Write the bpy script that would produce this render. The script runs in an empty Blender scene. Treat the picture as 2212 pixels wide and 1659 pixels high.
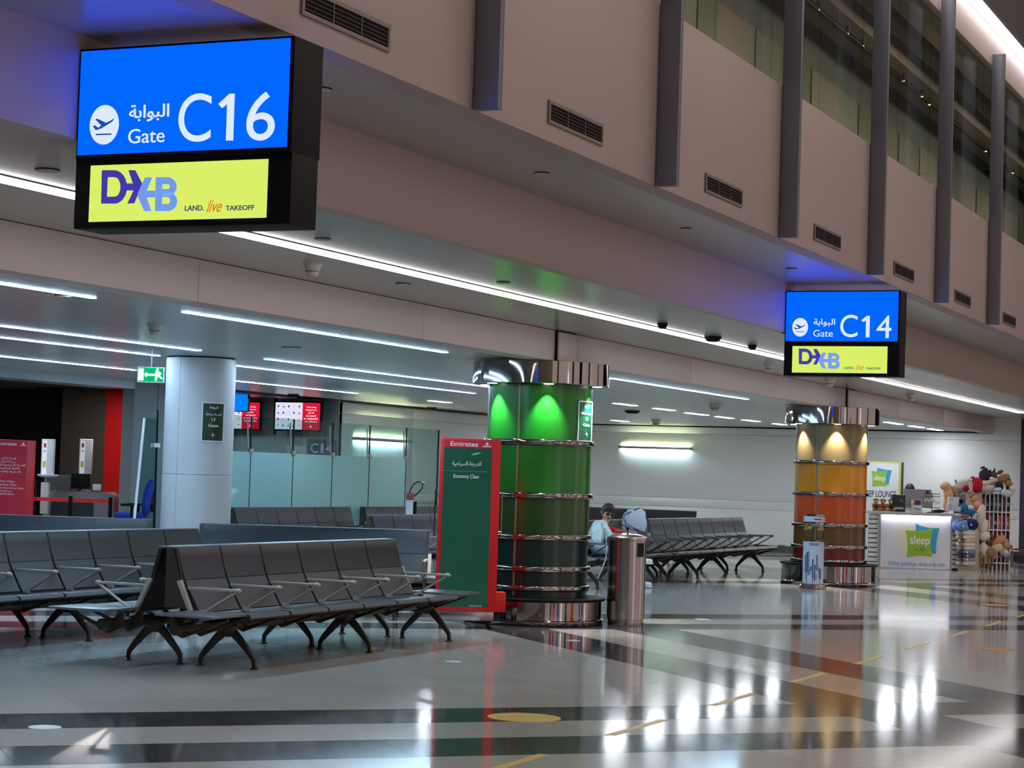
import bpy, bmesh, math, random
from math import sin, cos, pi, radians, atan2, sqrt
from mathutils import Vector, Matrix
random.seed(7)
SC = bpy.context.scene
COL = SC.collection
# ------------------------------------------------------------------ camera
PW, PH, FPX, CH = 2212, 1659, 4400.0, 1.55
YAW, PITCH, ROLL = radians(23.8952), radians(2.5065), radians(1.85)
FW = Vector((-sin(YAW)*cos(PITCH), cos(YAW)*cos(PITCH), sin(PITCH)))
_r0 = Vector((cos(YAW), sin(YAW), 0)); _u0 = _r0.cross(FW)
RT = _r0*cos(ROLL) + _u0*sin(ROLL); UP = _u0*cos(ROLL) - _r0*sin(ROLL)
CAMP = Vector((0, 0, CH))
cam = bpy.data.objects.new('camera', bpy.data.cameras.new('camera'))
cam.data.sensor_fit = 'HORIZONTAL'; cam.data.sensor_width = 36; cam.data.lens = FPX*36/PW
cam.data.clip_start = 0.05; cam.data.clip_end = 300
cam.matrix_world = Matrix.Translation(CAMP) @ Matrix((RT, UP, -FW)).transposed().to_4x4()
COL.objects.link(cam); SC.camera = cam
def ray(x, y): return FW + RT*((x-PW/2)/FPX) - UP*((y-PH/2)/FPX)
def P(x, y, X=None, Y=None, Z=None, D=None):
    """point of the place seen at photograph pixel x, y on a known plane or at a known depth"""
    d = ray(x, y)
    if X is not None: return CAMP + d*(X/d.x)
    if Y is not None: return CAMP + d*(Y/d.y)
    if Z is not None: return CAMP + d*((Z-CH)/d.z)
    return CAMP + d*D
# ------------------------------------------------------------------ world, exposure, unseen lights added for the hall and side rooms
SC.view_settings.view_transform = 'Standard'; SC.view_settings.look = 'None'
SC.view_settings.exposure = 0.0; SC.view_settings.gamma = 1.0; SC.view_settings.use_curve_mapping = False
SC.cycles.use_denoising = True
SC.cycles.max_bounces = 7; SC.cycles.diffuse_bounces = 4; SC.cycles.glossy_bounces = 4; SC.cycles.transmission_bounces = 6
SC.cycles.transparent_max_bounces = 10; SC.cycles.sample_clamp_indirect = 6
SC.cycles.caustics_reflective = False; SC.cycles.caustics_refractive = False
wd = bpy.data.worlds.new('world'); SC.world = wd; wd.use_nodes = True
wd.node_tree.nodes['Background'].inputs[0].default_value = (0.5, 0.45, 0.43, 1)
wd.node_tree.nodes['Background'].inputs[1].default_value = 0.05
def area(name, loc, sx, sy, watts, rgb, rot=(0, 0, 0)):
    l = bpy.data.lights.new(name, 'AREA'); l.shape = 'RECTANGLE'; l.size = sx; l.size_y = sy
    l.energy = watts; l.color = rgb
    o = bpy.data.objects.new(name, l); o.location = loc; o.rotation_euler = rot; COL.objects.link(o); return o
HALL = 148
for hx in (3.2, 8.5):
    for hy in (-1, 6, 13, 20, 27, 33):
        area('hall_fill', (hx, hy, 10.8), 1.2, 3.0, HALL, (1.0, 0.86, 0.81))  # ceiling lights out of view, added to light the hall
SIDE_FILL = 900                                              # unseen light wall added to brighten the faces towards the concourse
area('concourse_fill', (11.7, 26, 4.2), 8.0, 62, SIDE_FILL, (1.0, 0.86, 0.80), (0, radians(90), 0))
GAL = 130
for hy in (12, 19, 26, 33, 40, 47, 54):
    area('gallery_fill', (-5.25, hy, 8.3), 0.5, 3.0, GAL, (1.0, 0.88, 0.74), (0, radians(55), 0))  # added lights hidden behind the upper beam to brighten the gallery
area('gate_fill', (-18.6, 26.2, 2.66), 1.2, 0.25, 26, (1.0, 0.9, 0.85))  # unseen light added over the red gate wall
area('gate_fill', (-19.0, 23.2, 2.66), 1.6, 1.6, 50, (0.8, 0.92, 1.0))  # unseen light added to brighten the gate desk area
area('gate_fill', (-18.6, 29.2, 2.66), 2.5, 1.0, 110, (0.8, 0.93, 1.0))  # unseen light added to brighten the recess wall
# ------------------------------------------------------------------ materials
def lin(c):
    return tuple(((v/255)/12.92 if v/255 <= 0.04045 else ((v/255+0.055)/1.055)**2.4) for v in c)
MATS = {}
def mat(name, rgb, rough=0.5, metal=0.0, var=0.06, scale=6.0, emit=0.0, bump=0.0, coat=0.0, spec=0.5, aniso=0, rnd=0.0):
    if name in MATS: return MATS[name]
    m = bpy.data.materials.new(name); m.use_nodes = True; nt = m.node_tree; N = nt.nodes; Lk = nt.links
    b = N['Principled BSDF']; c = lin(rgb)
    b.inputs['Roughness'].default_value = rough; b.inputs['Metallic'].default_value = metal
    b.inputs['Specular IOR Level'].default_value = spec
    b.inputs['Coat Weight'].default_value = coat; b.inputs['Coat Roughness'].default_value = 0.06
    geo = N.new('ShaderNodeNewGeometry')
    no = N.new('ShaderNodeTexNoise'); no.inputs['Scale'].default_value = scale; no.inputs['Detail'].default_value = 4
    Lk.new(geo.outputs['Position'], no.inputs['Vector'])
    mx = N.new('ShaderNodeMix'); mx.data_type = 'RGBA'
    mx.inputs[6].default_value = tuple(v*(1-var) for v in c)+(1,); mx.inputs[7].default_value = tuple(min(1, v*(1+var)) for v in c)+(1,)
    Lk.new(no.outputs['Fac'], mx.inputs[0]); out = mx.outputs[2]
    if rnd:
        oi = N.new('ShaderNodeObjectInfo'); mr = N.new('ShaderNodeMapRange')
        mr.inputs[3].default_value = 1-rnd; mr.inputs[4].default_value = 1+rnd
        Lk.new(oi.outputs['Random'], mr.inputs[0])
        hs = N.new('ShaderNodeHueSaturation'); Lk.new(mr.outputs[0], hs.inputs['Value']); Lk.new(out, hs.inputs['Color']); out = hs.outputs[0]
    Lk.new(out, b.inputs['Base Color'])
    if emit:
        b.inputs['Emission Color'].default_value = c+(1,); b.inputs['Emission Strength'].default_value = emit
    if bump:
        bp = N.new('ShaderNodeBump'); bp.inputs['Strength'].default_value = bump; bp.inputs['Distance'].default_value = 0.01
        n2 = N.new('ShaderNodeTexNoise'); n2.inputs['Scale'].default_value = scale*8; Lk.new(geo.outputs['Position'], n2.inputs['Vector'])
        Lk.new(n2.outputs['Fac'], bp.inputs['Height']); Lk.new(bp.outputs[0], b.inputs['Normal'])
    MATS[name] = m; return m
def glow(name, rgb, strength):
    """something that gives off light"""
    if name in MATS: return MATS[name]
    m = bpy.data.materials.new(name); m.use_nodes = True; nt = m.node_tree; nt.nodes.remove(nt.nodes['Principled BSDF'])
    e = nt.nodes.new('ShaderNodeEmission'); e.inputs[0].default_value = lin(rgb)+(1,); e.inputs[1].default_value = strength
    nt.links.new(e.outputs[0], nt.nodes['Material Output'].inputs[0]); MATS[name] = m; return m
def glass(name, tint, rough=0.0, frost=0.0, refl=1.0):
    if name in MATS: return MATS[name]
    m = bpy.data.materials.new(name); m.use_nodes = True; nt = m.node_tree; N = nt.nodes; Lk = nt.links
    N.remove(N['Principled BSDF'])
    t = N.new('ShaderNodeBsdfTransparent'); t.inputs[0].default_value = tint+(1,)
    g = N.new('ShaderNodeBsdfGlossy'); g.inputs['Roughness'].default_value = rough; g.inputs[0].default_value = (0.9, 0.95, 0.93, 1)
    f = N.new('ShaderNodeLayerWeight'); f.inputs[0].default_value = 0.5
    pw = N.new('ShaderNodeMath'); pw.operation = 'POWER'; pw.inputs[1].default_value = 4.0; Lk.new(f.outputs['Facing'], pw.inputs[0])
    ml = N.new('ShaderNodeMath'); ml.operation = 'MULTIPLY_ADD'; ml.inputs[1].default_value = 0.75*refl; ml.inputs[2].default_value = 0.03*refl; Lk.new(pw.outputs[0], ml.inputs[0])
    mx = N.new('ShaderNodeMixShader'); Lk.new(ml.outputs[0], mx.inputs[0])
    base = t
    if frost:
        d = N.new('ShaderNodeBsdfDiffuse'); d.inputs[0].default_value = tint+(1,)
        tl = N.new('ShaderNodeBsdfTranslucent'); tl.inputs[0].default_value = tint+(1,)
        m2 = N.new('ShaderNodeMixShader'); m2.inputs[0].default_value = 0.45; Lk.new(d.outputs[0], m2.inputs[1]); Lk.new(tl.outputs[0], m2.inputs[2])
        m3 = N.new('ShaderNodeMixShader'); m3.inputs[0].default_value = frost; Lk.new(t.outputs[0], m3.inputs[1]); Lk.new(m2.outputs[0], m3.inputs[2]); base = m3
    Lk.new(base.outputs[0], mx.inputs[1]); Lk.new(g.outputs[0], mx.inputs[2])
    Lk.new(mx.outputs[0], N['Material Output'].inputs[0]); MATS[name] = m; return m
# ------------------------------------------------------------------ mesh builder
class MB:
    def __init__(s): s.v = []; s.f = []
    def add(s, vs, fs, T=None):
        n = len(s.v)
        s.v += [tuple(T @ Vector(p)) if T else tuple(p) for p in vs]
        s.f += [tuple(n+i for i in f) for f in fs]; return s
    def box(s, x0, x1, y0, y1, z0, z1, bev=0.0, T=None):
        x0, x1 = min(x0, x1), max(x0, x1); y0, y1 = min(y0, y1), max(y0, y1); z0, z1 = min(z0, z1), max(z0, z1)
        if not bev:
            vs = [(x, y, z) for z in (z0, z1) for y in (y0, y1) for x in (x0, x1)]
            return s.add(vs, [(0, 2, 3, 1), (4, 5, 7, 6), (0, 1, 5, 4), (2, 6, 7, 3), (0, 4, 6, 2), (1, 3, 7, 5)], T)
        bm = bmesh.new(); bmesh.ops.create_cube(bm, size=1)
        for v in bm.verts: v.co = Vector(((x0+x1)/2+v.co.x*(x1-x0), (y0+y1)/2+v.co.y*(y1-y0), (z0+z1)/2+v.co.z*(z1-z0)))
        bmesh.ops.bevel(bm, geom=bm.edges[:], offset=bev, segments=2, affect='EDGES', profile=0.5)
        s.bm(bm, T); return s
    def bm(s, bm, T=None):
        bm.verts.index_update()
        s.add([v.co.copy() for v in bm.verts], [[v.index for v in f.verts] for f in bm.faces], T); bm.free(); return s
    def tube(s, pts, r, n=8, caps=True, flat=1.0):
        pts = [Vector(p) for p in pts]; R = r if isinstance(r, (list, tuple)) else [r]*len(pts)
        rings = []; up = None
        for i, p in enumerate(pts):
            d = (pts[min(i+1, len(pts)-1)] - pts[max(i-1, 0)]).normalized()
            if up is None: up = Vector((0, 0, 1)) if abs(d.z) < 0.9 else Vector((1, 0, 0))
            a = d.cross(up).normalized(); b = a.cross(d).normalized(); up = b
            rings.append([p + a*cos(2*pi*k/n)*R[i]*flat + b*sin(2*pi*k/n)*R[i] for k in range(n)])
        vs = [q for rr in rings for q in rr]; fs = []
        for i in range(len(pts)-1):
            for k in range(n): fs.append((i*n+k, i*n+(k+1) % n, (i+1)*n+(k+1) % n, (i+1)*n+k))
        if caps: fs += [tuple(range(n))[::-1], tuple((len(pts)-1)*n+k for k in range(n))]
        return s.add(vs, fs)
    def lathe(s, prof, n=32, c=(0, 0, 0), a0=0, a1=2*pi):
        full = abs(a1-a0-2*pi) < 1e-6; m = n if full else n+1
        vs = [(c[0]+r*cos(a0+(a1-a0)*k/n), c[1]+r*sin(a0+(a1-a0)*k/n), c[2]+z) for r, z in prof for k in range(m)]
        fs = []
        for i in range(len(prof)-1):
            for k in range(n):
                k2 = (k+1) % m
                fs.append((i*m+k, i*m+k2, (i+1)*m+k2, (i+1)*m+k))
        if full:
            if prof[0][0] > 1e-6: fs.append(tuple(range(m))[::-1])
            if prof[-1][0] > 1e-6: fs.append(tuple((len(prof)-1)*m+k for k in range(m)))
        return s.add(vs, fs)
    def cyl(s, c, r, z0, z1, n=24): return s.lathe([(r, z0), (r, z1)], n, (c[0], c[1], 0))
    def prism(s, poly, h0, h1, ax='x', T=None):
        """polygon (a, b) pushed along an axis: x -> (h, a, b); y -> (a, h, b); z -> (a, b, h)"""
        f = {'x': lambda a, b, h: (h, a, b), 'y': lambda a, b, h: (a, h, b), 'z': lambda a, b, h: (a, b, h)}[ax]
        n = len(poly); vs = [f(a, b, h) for h in (h0, h1) for a, b in poly]
        fs = [tuple(range(n))[::-1], tuple(range(n, 2*n))] + [(i, (i+1) % n, n+(i+1) % n, n+i) for i in range(n)]
        return s.add(vs, fs, T)
    def ell(s, c, r, nu=14, nv=9, T=None, wob=0.0, seed=0):
        rr = random.Random(seed); vs = []; fs = []
        ph = [rr.uniform(0, 6.28) for _ in range(6)]
        for j in range(nv+1):
            t = pi*j/nv
            for i in range(nu):
                p = 2*pi*i/nu
                w = 1+wob*(sin(3*p+ph[0]+2*t)+sin(2*p+ph[1]-3*t)+sin(5*t+ph[2]))/3
                vs.append((c[0]+r[0]*sin(t)*cos(p)*w, c[1]+r[1]*sin(t)*sin(p)*w, c[2]+r[2]*cos(t)*w))
        for j in range(nv):
            for i in range(nu): fs.append((j*nu+i, (j+1)*nu+i, (j+1)*nu+(i+1) % nu, j*nu+(i+1) % nu))
        return s.add(vs, fs, T)
    def mesh(s, name, m, ang=35):
        me = bpy.data.meshes.new(name); me.from_pydata(s.v, [], s.f)
        bm = bmesh.new(); bm.from_mesh(me); bmesh.ops.remove_doubles(bm, verts=bm.verts, dist=1e-5)
        bmesh.ops.recalc_face_normals(bm, faces=bm.faces); bm.to_mesh(me); bm.free()
        me.materials.append(m)
        if ang:
            me.polygons.foreach_set('use_smooth', [True]*len(me.polygons)); me.set_sharp_from_angle(angle=radians(ang))
        me.update(); return me
    def obj(s, name, m, parent=None, loc=None, rotz=0, ang=35, label=None):
        return put(name, s.mesh(name, m, ang), parent, loc, rotz, label)
def put(name, me, parent=None, loc=None, rotz=0, label=None):
    o = bpy.data.objects.new(name, me); COL.objects.link(o)
    if parent: o.parent = parent
    if loc is not None: o.location = loc
    if rotz: o.rotation_euler = (0, 0, rotz)
    if label: o['label'] = label
    return o
def tag(o, label, cat, group=None, kind=None):
    o['label'] = label; o['category'] = cat
    if group: o['group'] = group
    if kind: o['kind'] = kind
    return o
def thing(name, label, cat, loc=(0, 0, 0), rotz=0, group=None):
    o = bpy.data.objects.new(name, None); COL.objects.link(o); o.location = loc; o.rotation_euler = (0, 0, rotz)
    o.empty_display_size = 0.1
    return tag(o, label, cat, group)
def struct(name, mb, m, parent=None, ang=35):
    o = mb.obj(name, m, parent, ang=ang)
    if not parent: o['kind'] = 'structure'
    return o
def dup(root, loc, rotz, label):
    r = root.copy(); COL.objects.link(r); r.location = loc; r.rotation_euler = (0, 0, rotz); r['label'] = label
    for ch in list(root.children):
        c = ch.copy(); COL.objects.link(c); c.parent = r
        for g in list(ch.children):
            d = g.copy(); COL.objects.link(d); d.parent = c
    return r
# ------------------------------------------------------------------ lettering (flat print, faces local -y)
def text_mesh(body, m, bold=0.0, shear=0.0, space=1.0):
    c = bpy.data.curves.new('lettering', 'FONT'); c.body = body; c.extrude = 0.02; c.offset = bold; c.shear = shear; c.space_character = space
    c.resolution_u = 8; c.align_x = 'LEFT'
    o = bpy.data.objects.new('tmp', c); COL.objects.link(o); bpy.context.view_layer.update()
    me = bpy.data.meshes.new_from_object(o.evaluated_get(bpy.context.evaluated_depsgraph_get()))
    bpy.data.objects.remove(o); bpy.data.curves.remove(c)
    me.materials.clear(); me.materials.append(m); me.name = 'lettering'
    return me
def text(body, m, parent, x0, x1, z0, z1, y, bold=0.0, shear=0.0, name='lettering', depth=0.003, keep=False):
    """lettering whose ink fills x0..x1, z0..z1 on the plane local y (towards -y)"""
    me = text_mesh(body, m, bold, shear)
    xs = [v.co.x for v in me.vertices]; ys = [v.co.y for v in me.vertices]
    a, b, c, d = min(xs), max(xs), min(ys), max(ys)
    sx = (x1-x0)/(b-a); sz = (z1-z0)/(d-c)
    if keep: sx = sz
    for v in me.vertices:
        X, Y, Z = v.co
        v.co = (x0+(X-a)*sx, y-depth*(0.5+Z/0.04), z0+(Y-c)*sz)
    # keep the face winding outward
    me.flip_normals(); me.update()
    return put(name, me, parent)
def poly_print(polys, m, parent, y, name='emblem', depth=0.003):
    b = MB()
    for p in polys: b.prism(p, y-depth, y, 'y')
    return b.obj(name, m, parent, ang=0)
def circle(cx, cz, r, n=28, rz=None): return [(cx+r*cos(2*pi*k/n), cz+(rz or r)*sin(2*pi*k/n)) for k in range(n)]
AR = {'gate': '\ufe94\ufe91\ufe8d\ufeee\ufe92\ufedf\ufe8d',
      'class': '\ufe94\ufe9f\ufead\ufeaa\ufedf\ufe8d', 'economy': '\ufe94\ufef4\ufea3\ufe8e\ufef4\ufeb4\ufedf\ufe8d',
      'first': '\ufef0\ufedf\ufeed\ufef7\ufe8d \ufe94\ufe9f\ufead\ufeaa\ufedf\ufe8d',
      'business': '\ufedd\ufe8e\ufee4\ufecb\ufef7\ufe8d \ufe94\ufe9f\ufead\ufea9',
      'premium': '\ufe93\ufeaf\ufe8e\ufe98\ufee4\ufee4\ufedf\ufe8d \ufe94\ufef4\ufea3\ufe8e\ufef4\ufeb4\ufedf\ufe8d \ufe94\ufe9f\ufead\ufeaa\ufedf\ufe8d',
      'platinum': '\ufe94\ufef4\ufee8\ufef4\ufe97\ufefc\ufe92\ufedf\ufe8d \ufe94\ufe8c\ufed4\ufedf\ufe8d',
      'gold': '\ufe94\ufef4\ufec0\ufed4\ufedf\ufe8d\ufeed \ufe94\ufef4\ufe92\ufeeb\ufeac\ufedf\ufe8d',
      'area': '\ufe94\ufed8\ufec4\ufee8\ufee3'}
# ------------------------------------------------------------------ palette
M_upper = mat('upper_wall_paint', (166, 148, 144), 0.5, var=0.03, scale=0.7)
M_fascia = mat('fascia_paint', (186, 168, 160), 0.42, var=0.03, scale=0.7)
M_beam = mat('beam_paint', (212, 202, 199), 0.45, var=0.02, scale=0.8)
M_soffit = mat('soffit_paint', (160, 158, 152), 0.3, var=0.03, scale=0.8)
M_soffit2 = mat('soffit_gloss_paint', (172, 172, 168), 0.22, var=0.03, scale=0.8, spec=0.6)
M_slat = mat('ceiling_metal_slat', (212, 220, 222), 0.25, metal=0.08, var=0.05, scale=2)
M_fin = mat('fin_grey_metal', (112, 114, 124), 0.4, metal=0.3, var=0.04, scale=3)
M_black = mat('black_powder_coat', (9, 9, 10), 0.6, var=0.15, spec=0.2)
M_blackgap = mat('black_shadow_gap', (10, 10, 10), 0.9)
M_grille = mat('vent_grey_frame', (120, 108, 106), 0.5, metal=0.2)
M_louvre = mat('vent_louvre', (96, 88, 86), 0.5, metal=0.3)
M_white = mat('white_wall_panel', (228, 228, 228), 0.55, var=0.015, scale=0.5)
M_gatewall = mat('gate_grey_wall', (118, 126, 132), 0.55, var=0.03, scale=0.6)
M_skirt = mat('dark_skirting', (84, 84, 78), 0.35, var=0.08, scale=3)
M_tileL = mat('light_granite_tile', (190, 188, 181), 0.10, var=0.1, scale=26, rnd=0.05, spec=0.62)
M_tileD = mat('dark_granite_tile', (66, 66, 68), 0.085, var=0.22, scale=30, rnd=0.12, spec=0.62)
M_grout = mat('floor_joint', (96, 94, 90), 0.5)
M_chrome = mat('polished_chrome', (150, 144, 141), 0.05, metal=1.0, var=0.0)
M_steel = mat('brushed_steel', (172, 170, 168), 0.2, metal=1.0, var=0.06, scale=40)
M_alu = mat('grey_aluminium', (160, 160, 156), 0.35, metal=0.7)
M_plastic_w = mat('white_plastic', (226, 228, 230), 0.4)
M_txtw = mat('white_print', (236, 238, 240), 0.6, var=0)
M_txtb = mat('black_print', (24, 24, 30), 0.6, var=0)
M_red = mat('red_lacquer', (212, 20, 26), 0.38, var=0.02)
M_redp = mat('red_print', (205, 32, 60), 0.5, var=0.02)
K = 1.031                                                 # survey scale of the building
def kz(z): return CH+(z-CH)*K
X_UP, X_FA, X_BE, X_LW = -4.55*K, -5.50*K, -7.83*K, -16.65*K      # planes of upper wall, fascia, beam, lounge wall
Z_S, Z_C, Z_L, Z_UT = kz(3.455), kz(2.985), kz(2.703), kz(4.653)  # soffit, ceiling, low ceiling, parapet top
Y0, YE = -3.0, 42.0*K
# ------------------------------------------------------------------ floor: diagonal granite tiles with dark bands
fl = MB().box(-34, 12, Y0, 62, -0.12, -0.006)
floor = struct('floor', fl, M_grout)
TS = 0.707107
tb = MB(); h = TS/2-0.0012; tb.box(-h, h, -h, h, -0.006, 0.0)
tl, td = tb.mesh('floor_tile', M_tileL, 0), tb.mesh('floor_tile', M_tileD, 0)
U_D = {(-29.87 + 12*k) for k in range(-2, 4)} | {(-27.87 + 12*k) for k in range(-2, 4)}
cells = []
for i in range(-75, 14):
    for j in range(-32, 62):
        u0, v0 = i+0.13, j+0.05                         # u = X - Y, v = X + Y
        X, Y = (u0+0.5+v0+0.5)/2, (v0+0.5-u0-0.5)/2
        if not (-24 < X < 6 and 1.5 < Y < 46): continue
        dark = (i % 12 in (6, 8)) or (j % 12 in (10, 0))
        q = Vector((X, Y, 0))-CAMP; z = q.dot(FW)
        if z > 0.5:
            px, py = PW/2+FPX*q.dot(RT)/z, PH/2-FPX*q.dot(UP)/z
        else: px = py = 1e9
        seen = -220 < px < PW+220 and 900 < py < PH+70
        cells.append((0 if seen else 1, z, X, Y, dark))
cells.sort()
rest = {False: MB(), True: MB()}
for n, (s, z, X, Y, dark) in enumerate(cells):
    if n < 300:
        put('floor_tile', td if dark else tl, floor, (X, Y, 0), radians(45))
    else:
        rest[dark].add([Vector((cos(radians(45))*a-sin(radians(45))*b+X, sin(radians(45))*a+cos(radians(45))*b+Y, zz))
                        for zz in (-0.006, 0) for a, b in ((-h, -h), (h, -h), (h, h), (-h, h))],
                       [(4, 5, 6, 7), (0, 1, 5, 4), (1, 2, 6, 5), (2, 3, 7, 6), (3, 0, 4, 7)])
for d in (False, True):
    o = rest[d].obj('distant_floor_tiles', M_tileD if d else M_tileL, floor, ang=0); o['kind'] = 'stuff'
outer = MB().box(-34, 12, 46, 62, -0.006, 0.0); outer.box(6, 12, Y0, 46, -0.006, 0)
struct('floor_margin', outer, M_tileL, floor)
# yellow queue dashes, discs
M_yel = mat('yellow_floor_tape', (214, 176, 60), 0.35, var=0.06)
for k in range(16):
    b = MB().box(-4.41, -4.35, 9.56-0.02+2*k*0.982, 9.56+0.93+2*k*0.982, 0, 0.0015)
    o = b.obj('floor_dash', M_yel, floor, ang=0)
M_disc = mat('grey_sticker', (205, 205, 202), 0.4)
M_disc2 = mat('faded_orange_sticker', (205, 150, 70), 0.4)
def sticker(px, py, r, m, label, name='floor_sticker', stripe=False, grp=None):
    p = P(px, py, Z=0)
    o = MB().lathe([(r, 0), (r, 0.0018)], 28).obj(name, m, None, (p.x, p.y, 0.0002), ang=0)
    tag(o, label, 'sticker', grp)
    if stripe:
        MB().lathe([(r*0.97, 0.0018), (r*0.9, 0.0022)], 28).obj('sticker_face', m, o, ang=0)
        MB().prism([(-0.17, -0.1), (-0.12, -0.13), (0.17, 0.1), (0.12, 0.13)], 0.0022, 0.0026, 'z').obj('stripe', M_disc2, o, ang=0)
    return o
sticker(1132, 1550, 0.235, M_yel, 'round yellow floor sticker with an orange bar on a dark tile band', stripe=True)
for px, py, r, lb in ((97, 1571, 0.095, 'small white floor disc on the dark band at the lower left corner'),
                  (980, 1429, 0.07, 'small white floor disc in front of the red framed board'),
                  (1238, 1384, 0.07, 'small white floor disc just in front of the chrome column base'),
                  (1518, 1338, 0.09, 'small white floor disc on a dark strip right of the steel bin')):
    sticker(px, py, r, M_disc, lb, 'floor_disc')
sticker(2158, 1403, 0.17, M_disc2, 'faded orange floor sticker near the right edge, closer to the viewer', stripe=True)
sticker(2147, 1307, 0.2, M_disc2, 'faded orange floor sticker in front of the plush rack', stripe=True)
# ------------------------------------------------------------------ upper left wall: parapet, soffit, fascia, ceiling, beam
YU = 60
wl = MB().box(X_UP-0.16, X_UP-0.012, Y0, YU, Z_S, Z_UT-0.004)
wall_left = struct('wall_left', wl, M_upper)
FIN = [K*(9.63+2.835*k) for k in range(-4, 17)]
for a, bb in zip(FIN[:-1], FIN[1:]):
    MB().box(X_UP-0.016, X_UP, a+0.0, bb-0.018, Z_S+0.001, Z_UT, 0.003).obj('wall_panel', M_upper, wall_left)
M_fintop = M_fin
for k, y in enumerate(FIN[1:], 1):
    b = MB().box(X_UP+0.004, X_UP+0.155, y, y+0.055, Z_S-0.002, kz(6.62), 0.003)
    struct('trim_%d' % k, b, M_fin)
def vent(y, label):
    t = thing('air_vent', label, 'vent', (X_UP, y, kz(3.625)), 0, 'louvred vents along the upper wall')
    L, H = 0.44, 0.068
    MB().box(0.0005, 0.002, -L+0.02, L-0.02, -H+0.01, H-0.01).obj('backing', M_blackgap, t, ang=0)
    f = MB(); f.box(0, 0.014, -L, L, H-0.02, H); f.box(0, 0.014, -L, L, -H, -H+0.02)
    f.box(0, 0.014, -L, -L+0.022, -H+0.02, H-0.02); f.box(0, 0.014, L-0.022, L, -H+0.02, H-0.02); f.obj('frame', M_grille, t, ang=0)
    for m in (-1, 1): MB().box(0.002, 0.012, m*0.14-0.004, m*0.14+0.004, -H+0.02, H-0.02).obj('mullion', M_louvre, t, ang=0)
    me = MB().add([(0.002, -L+0.022, 0.004), (0.002, L-0.022, 0.004), (0.012, L-0.022, -0.001), (0.012, -L+0.022, -0.001),
                   (0.002, -L+0.022, 0.006), (0.002, L-0.022, 0.006), (0.012, L-0.022, 0.001), (0.012, -L+0.022, 0.001)],
                  [(0, 1, 2, 3), (4, 5, 6, 7), (3, 2, 6, 7), (0, 1, 5, 4)]).mesh('louvre', M_louvre, 0)
    for q in range(4): put('louvre', me, t, (0, 0, -0.036+q*0.021))
ORD = ['nearest, cut by the picture top', 'second from the viewer, right of the first fin', 'third from the viewer', 'fourth from the viewer',
       'fifth from the viewer', 'sixth from the viewer', 'seventh from the viewer', 'eighth from the viewer', 'ninth']
for k in range(7): vent(K*(8.236+2.835*k), 'black louvred vent in the upper wall, '+ORD[k])
sf = MB().box(X_FA-0.01, X_UP-0.16, Y0, YU, Z_S, Z_S+0.1); struct('ceiling', sf, M_soffit)
fa = MB().box(X_FA-0.12, X_FA, Y0, YU, Z_C, Z_S+0.1); struct('wall_fascia', fa, M_fascia)
cc = MB().box(X_BE-0.02, X_FA-0.12, Y0, YU, Z_C, Z_C+0.1); struct('ceiling', cc, M_soffit2)
be = MB().box(X_BE-0.25, X_BE, Y0, YE-0.06, Z_L-0.02, Z_C); beam = struct('wall_beam', be, M_blackgap)
yy = -2.2
while yy < YE-0.1:
    MB().box(X_BE-0.26, X_BE+0.012, yy+0.0015, min(yy+3.68, YE-0.05)-0.0015, Z_L-0.022, Z_C-0.004, 0.002).obj('beam_panel', M_beam, beam); yy += 3.683
# linear lamp of the bright strip
M_strip = glow('strip_white', (255, 250, 252), 9.0)
t = thing('linear_lamp', 'long continuous white linear lamp in the ceiling above the seats', 'lamp', (-6.65*K, 0, Z_C-0.003))
MB().box(-0.075, 0.075, Y0, 38.4*K, -0.004, 0.0).obj('housing', M_plastic_w, t, ang=0)
MB().box(-0.06, 0.06, Y0, 38.38*K, -0.016, -0.004).obj('diffuser', M_strip, t, ang=0)
# upper gallery: glass panes, floor, back wall, beam, upper strip lamp
M_pane = glass('gallery_glass', (0.80, 0.86, 0.80), 0.0, refl=0.8)
gl = struct('window_1', MB().box(X_UP-0.13, X_UP-0.06, Y0, YU, Z_UT-0.006, Z_UT+0.02), M_fin)
for k in range(-2, 36):
    y = K*(9.63+1.4175*k)
    MB().box(X_UP-0.1, X_UP-0.088, y+0.006, y+1.4175*K-0.006, Z_UT+0.02, kz(6.5)).obj('pane', M_pane, gl, ang=0)
M_uback = mat('gallery_back_panel', (116, 112, 98), 0.45, var=0.06, scale=0.6)
M_uback2 = mat('gallery_olive_panel', (96, 98, 74), 0.4, var=0.08, scale=0.6)
M_uback3 = mat('gallery_rose_panel', (132, 112, 104), 0.45, var=0.05, scale=0.6)
M_udark = mat('gallery_dark_ceiling', (88, 86, 88), 0.5, var=0.1, scale=0.5)
gf = MB().box(-12, X_UP-0.17, Y0, YU, Z_UT-0.75, Z_UT-0.6); struct('floor_gallery', gf, M_udark)
gw = struct('wall_gallery', MB().box(-9.3, -9.1, Y0, YU, Z_UT-0.6, 9.2), M_udark)
rr = random.Random(3); yy = 4.0; k = 0
while yy < 58:
    w = rr.choice((0.9, 1.3, 1.8)); m = (M_uback, M_uback2, M_uback3)[k % 3]
    MB().box(-9.1, -9.04-0.02*(k % 2), yy+0.01, yy+w-0.01, Z_UT-0.6, 8.3).obj('wall_panel', m, gw, ang=0); yy += w; k += 1
struct('ceiling_gallery', MB().box(-9.3, X_UP-0.3, Y0, YU, 9.2, 9.35), M_udark)
for k in range(8):
    struct('trim_%d' % (40+k), MB().box(-8.7+0.52*k, -8.45+0.52*k, Y0, YU, 8.75-0.1*(k % 2), 9.2), M_uback3 if k % 2 else M_udark)
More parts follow.
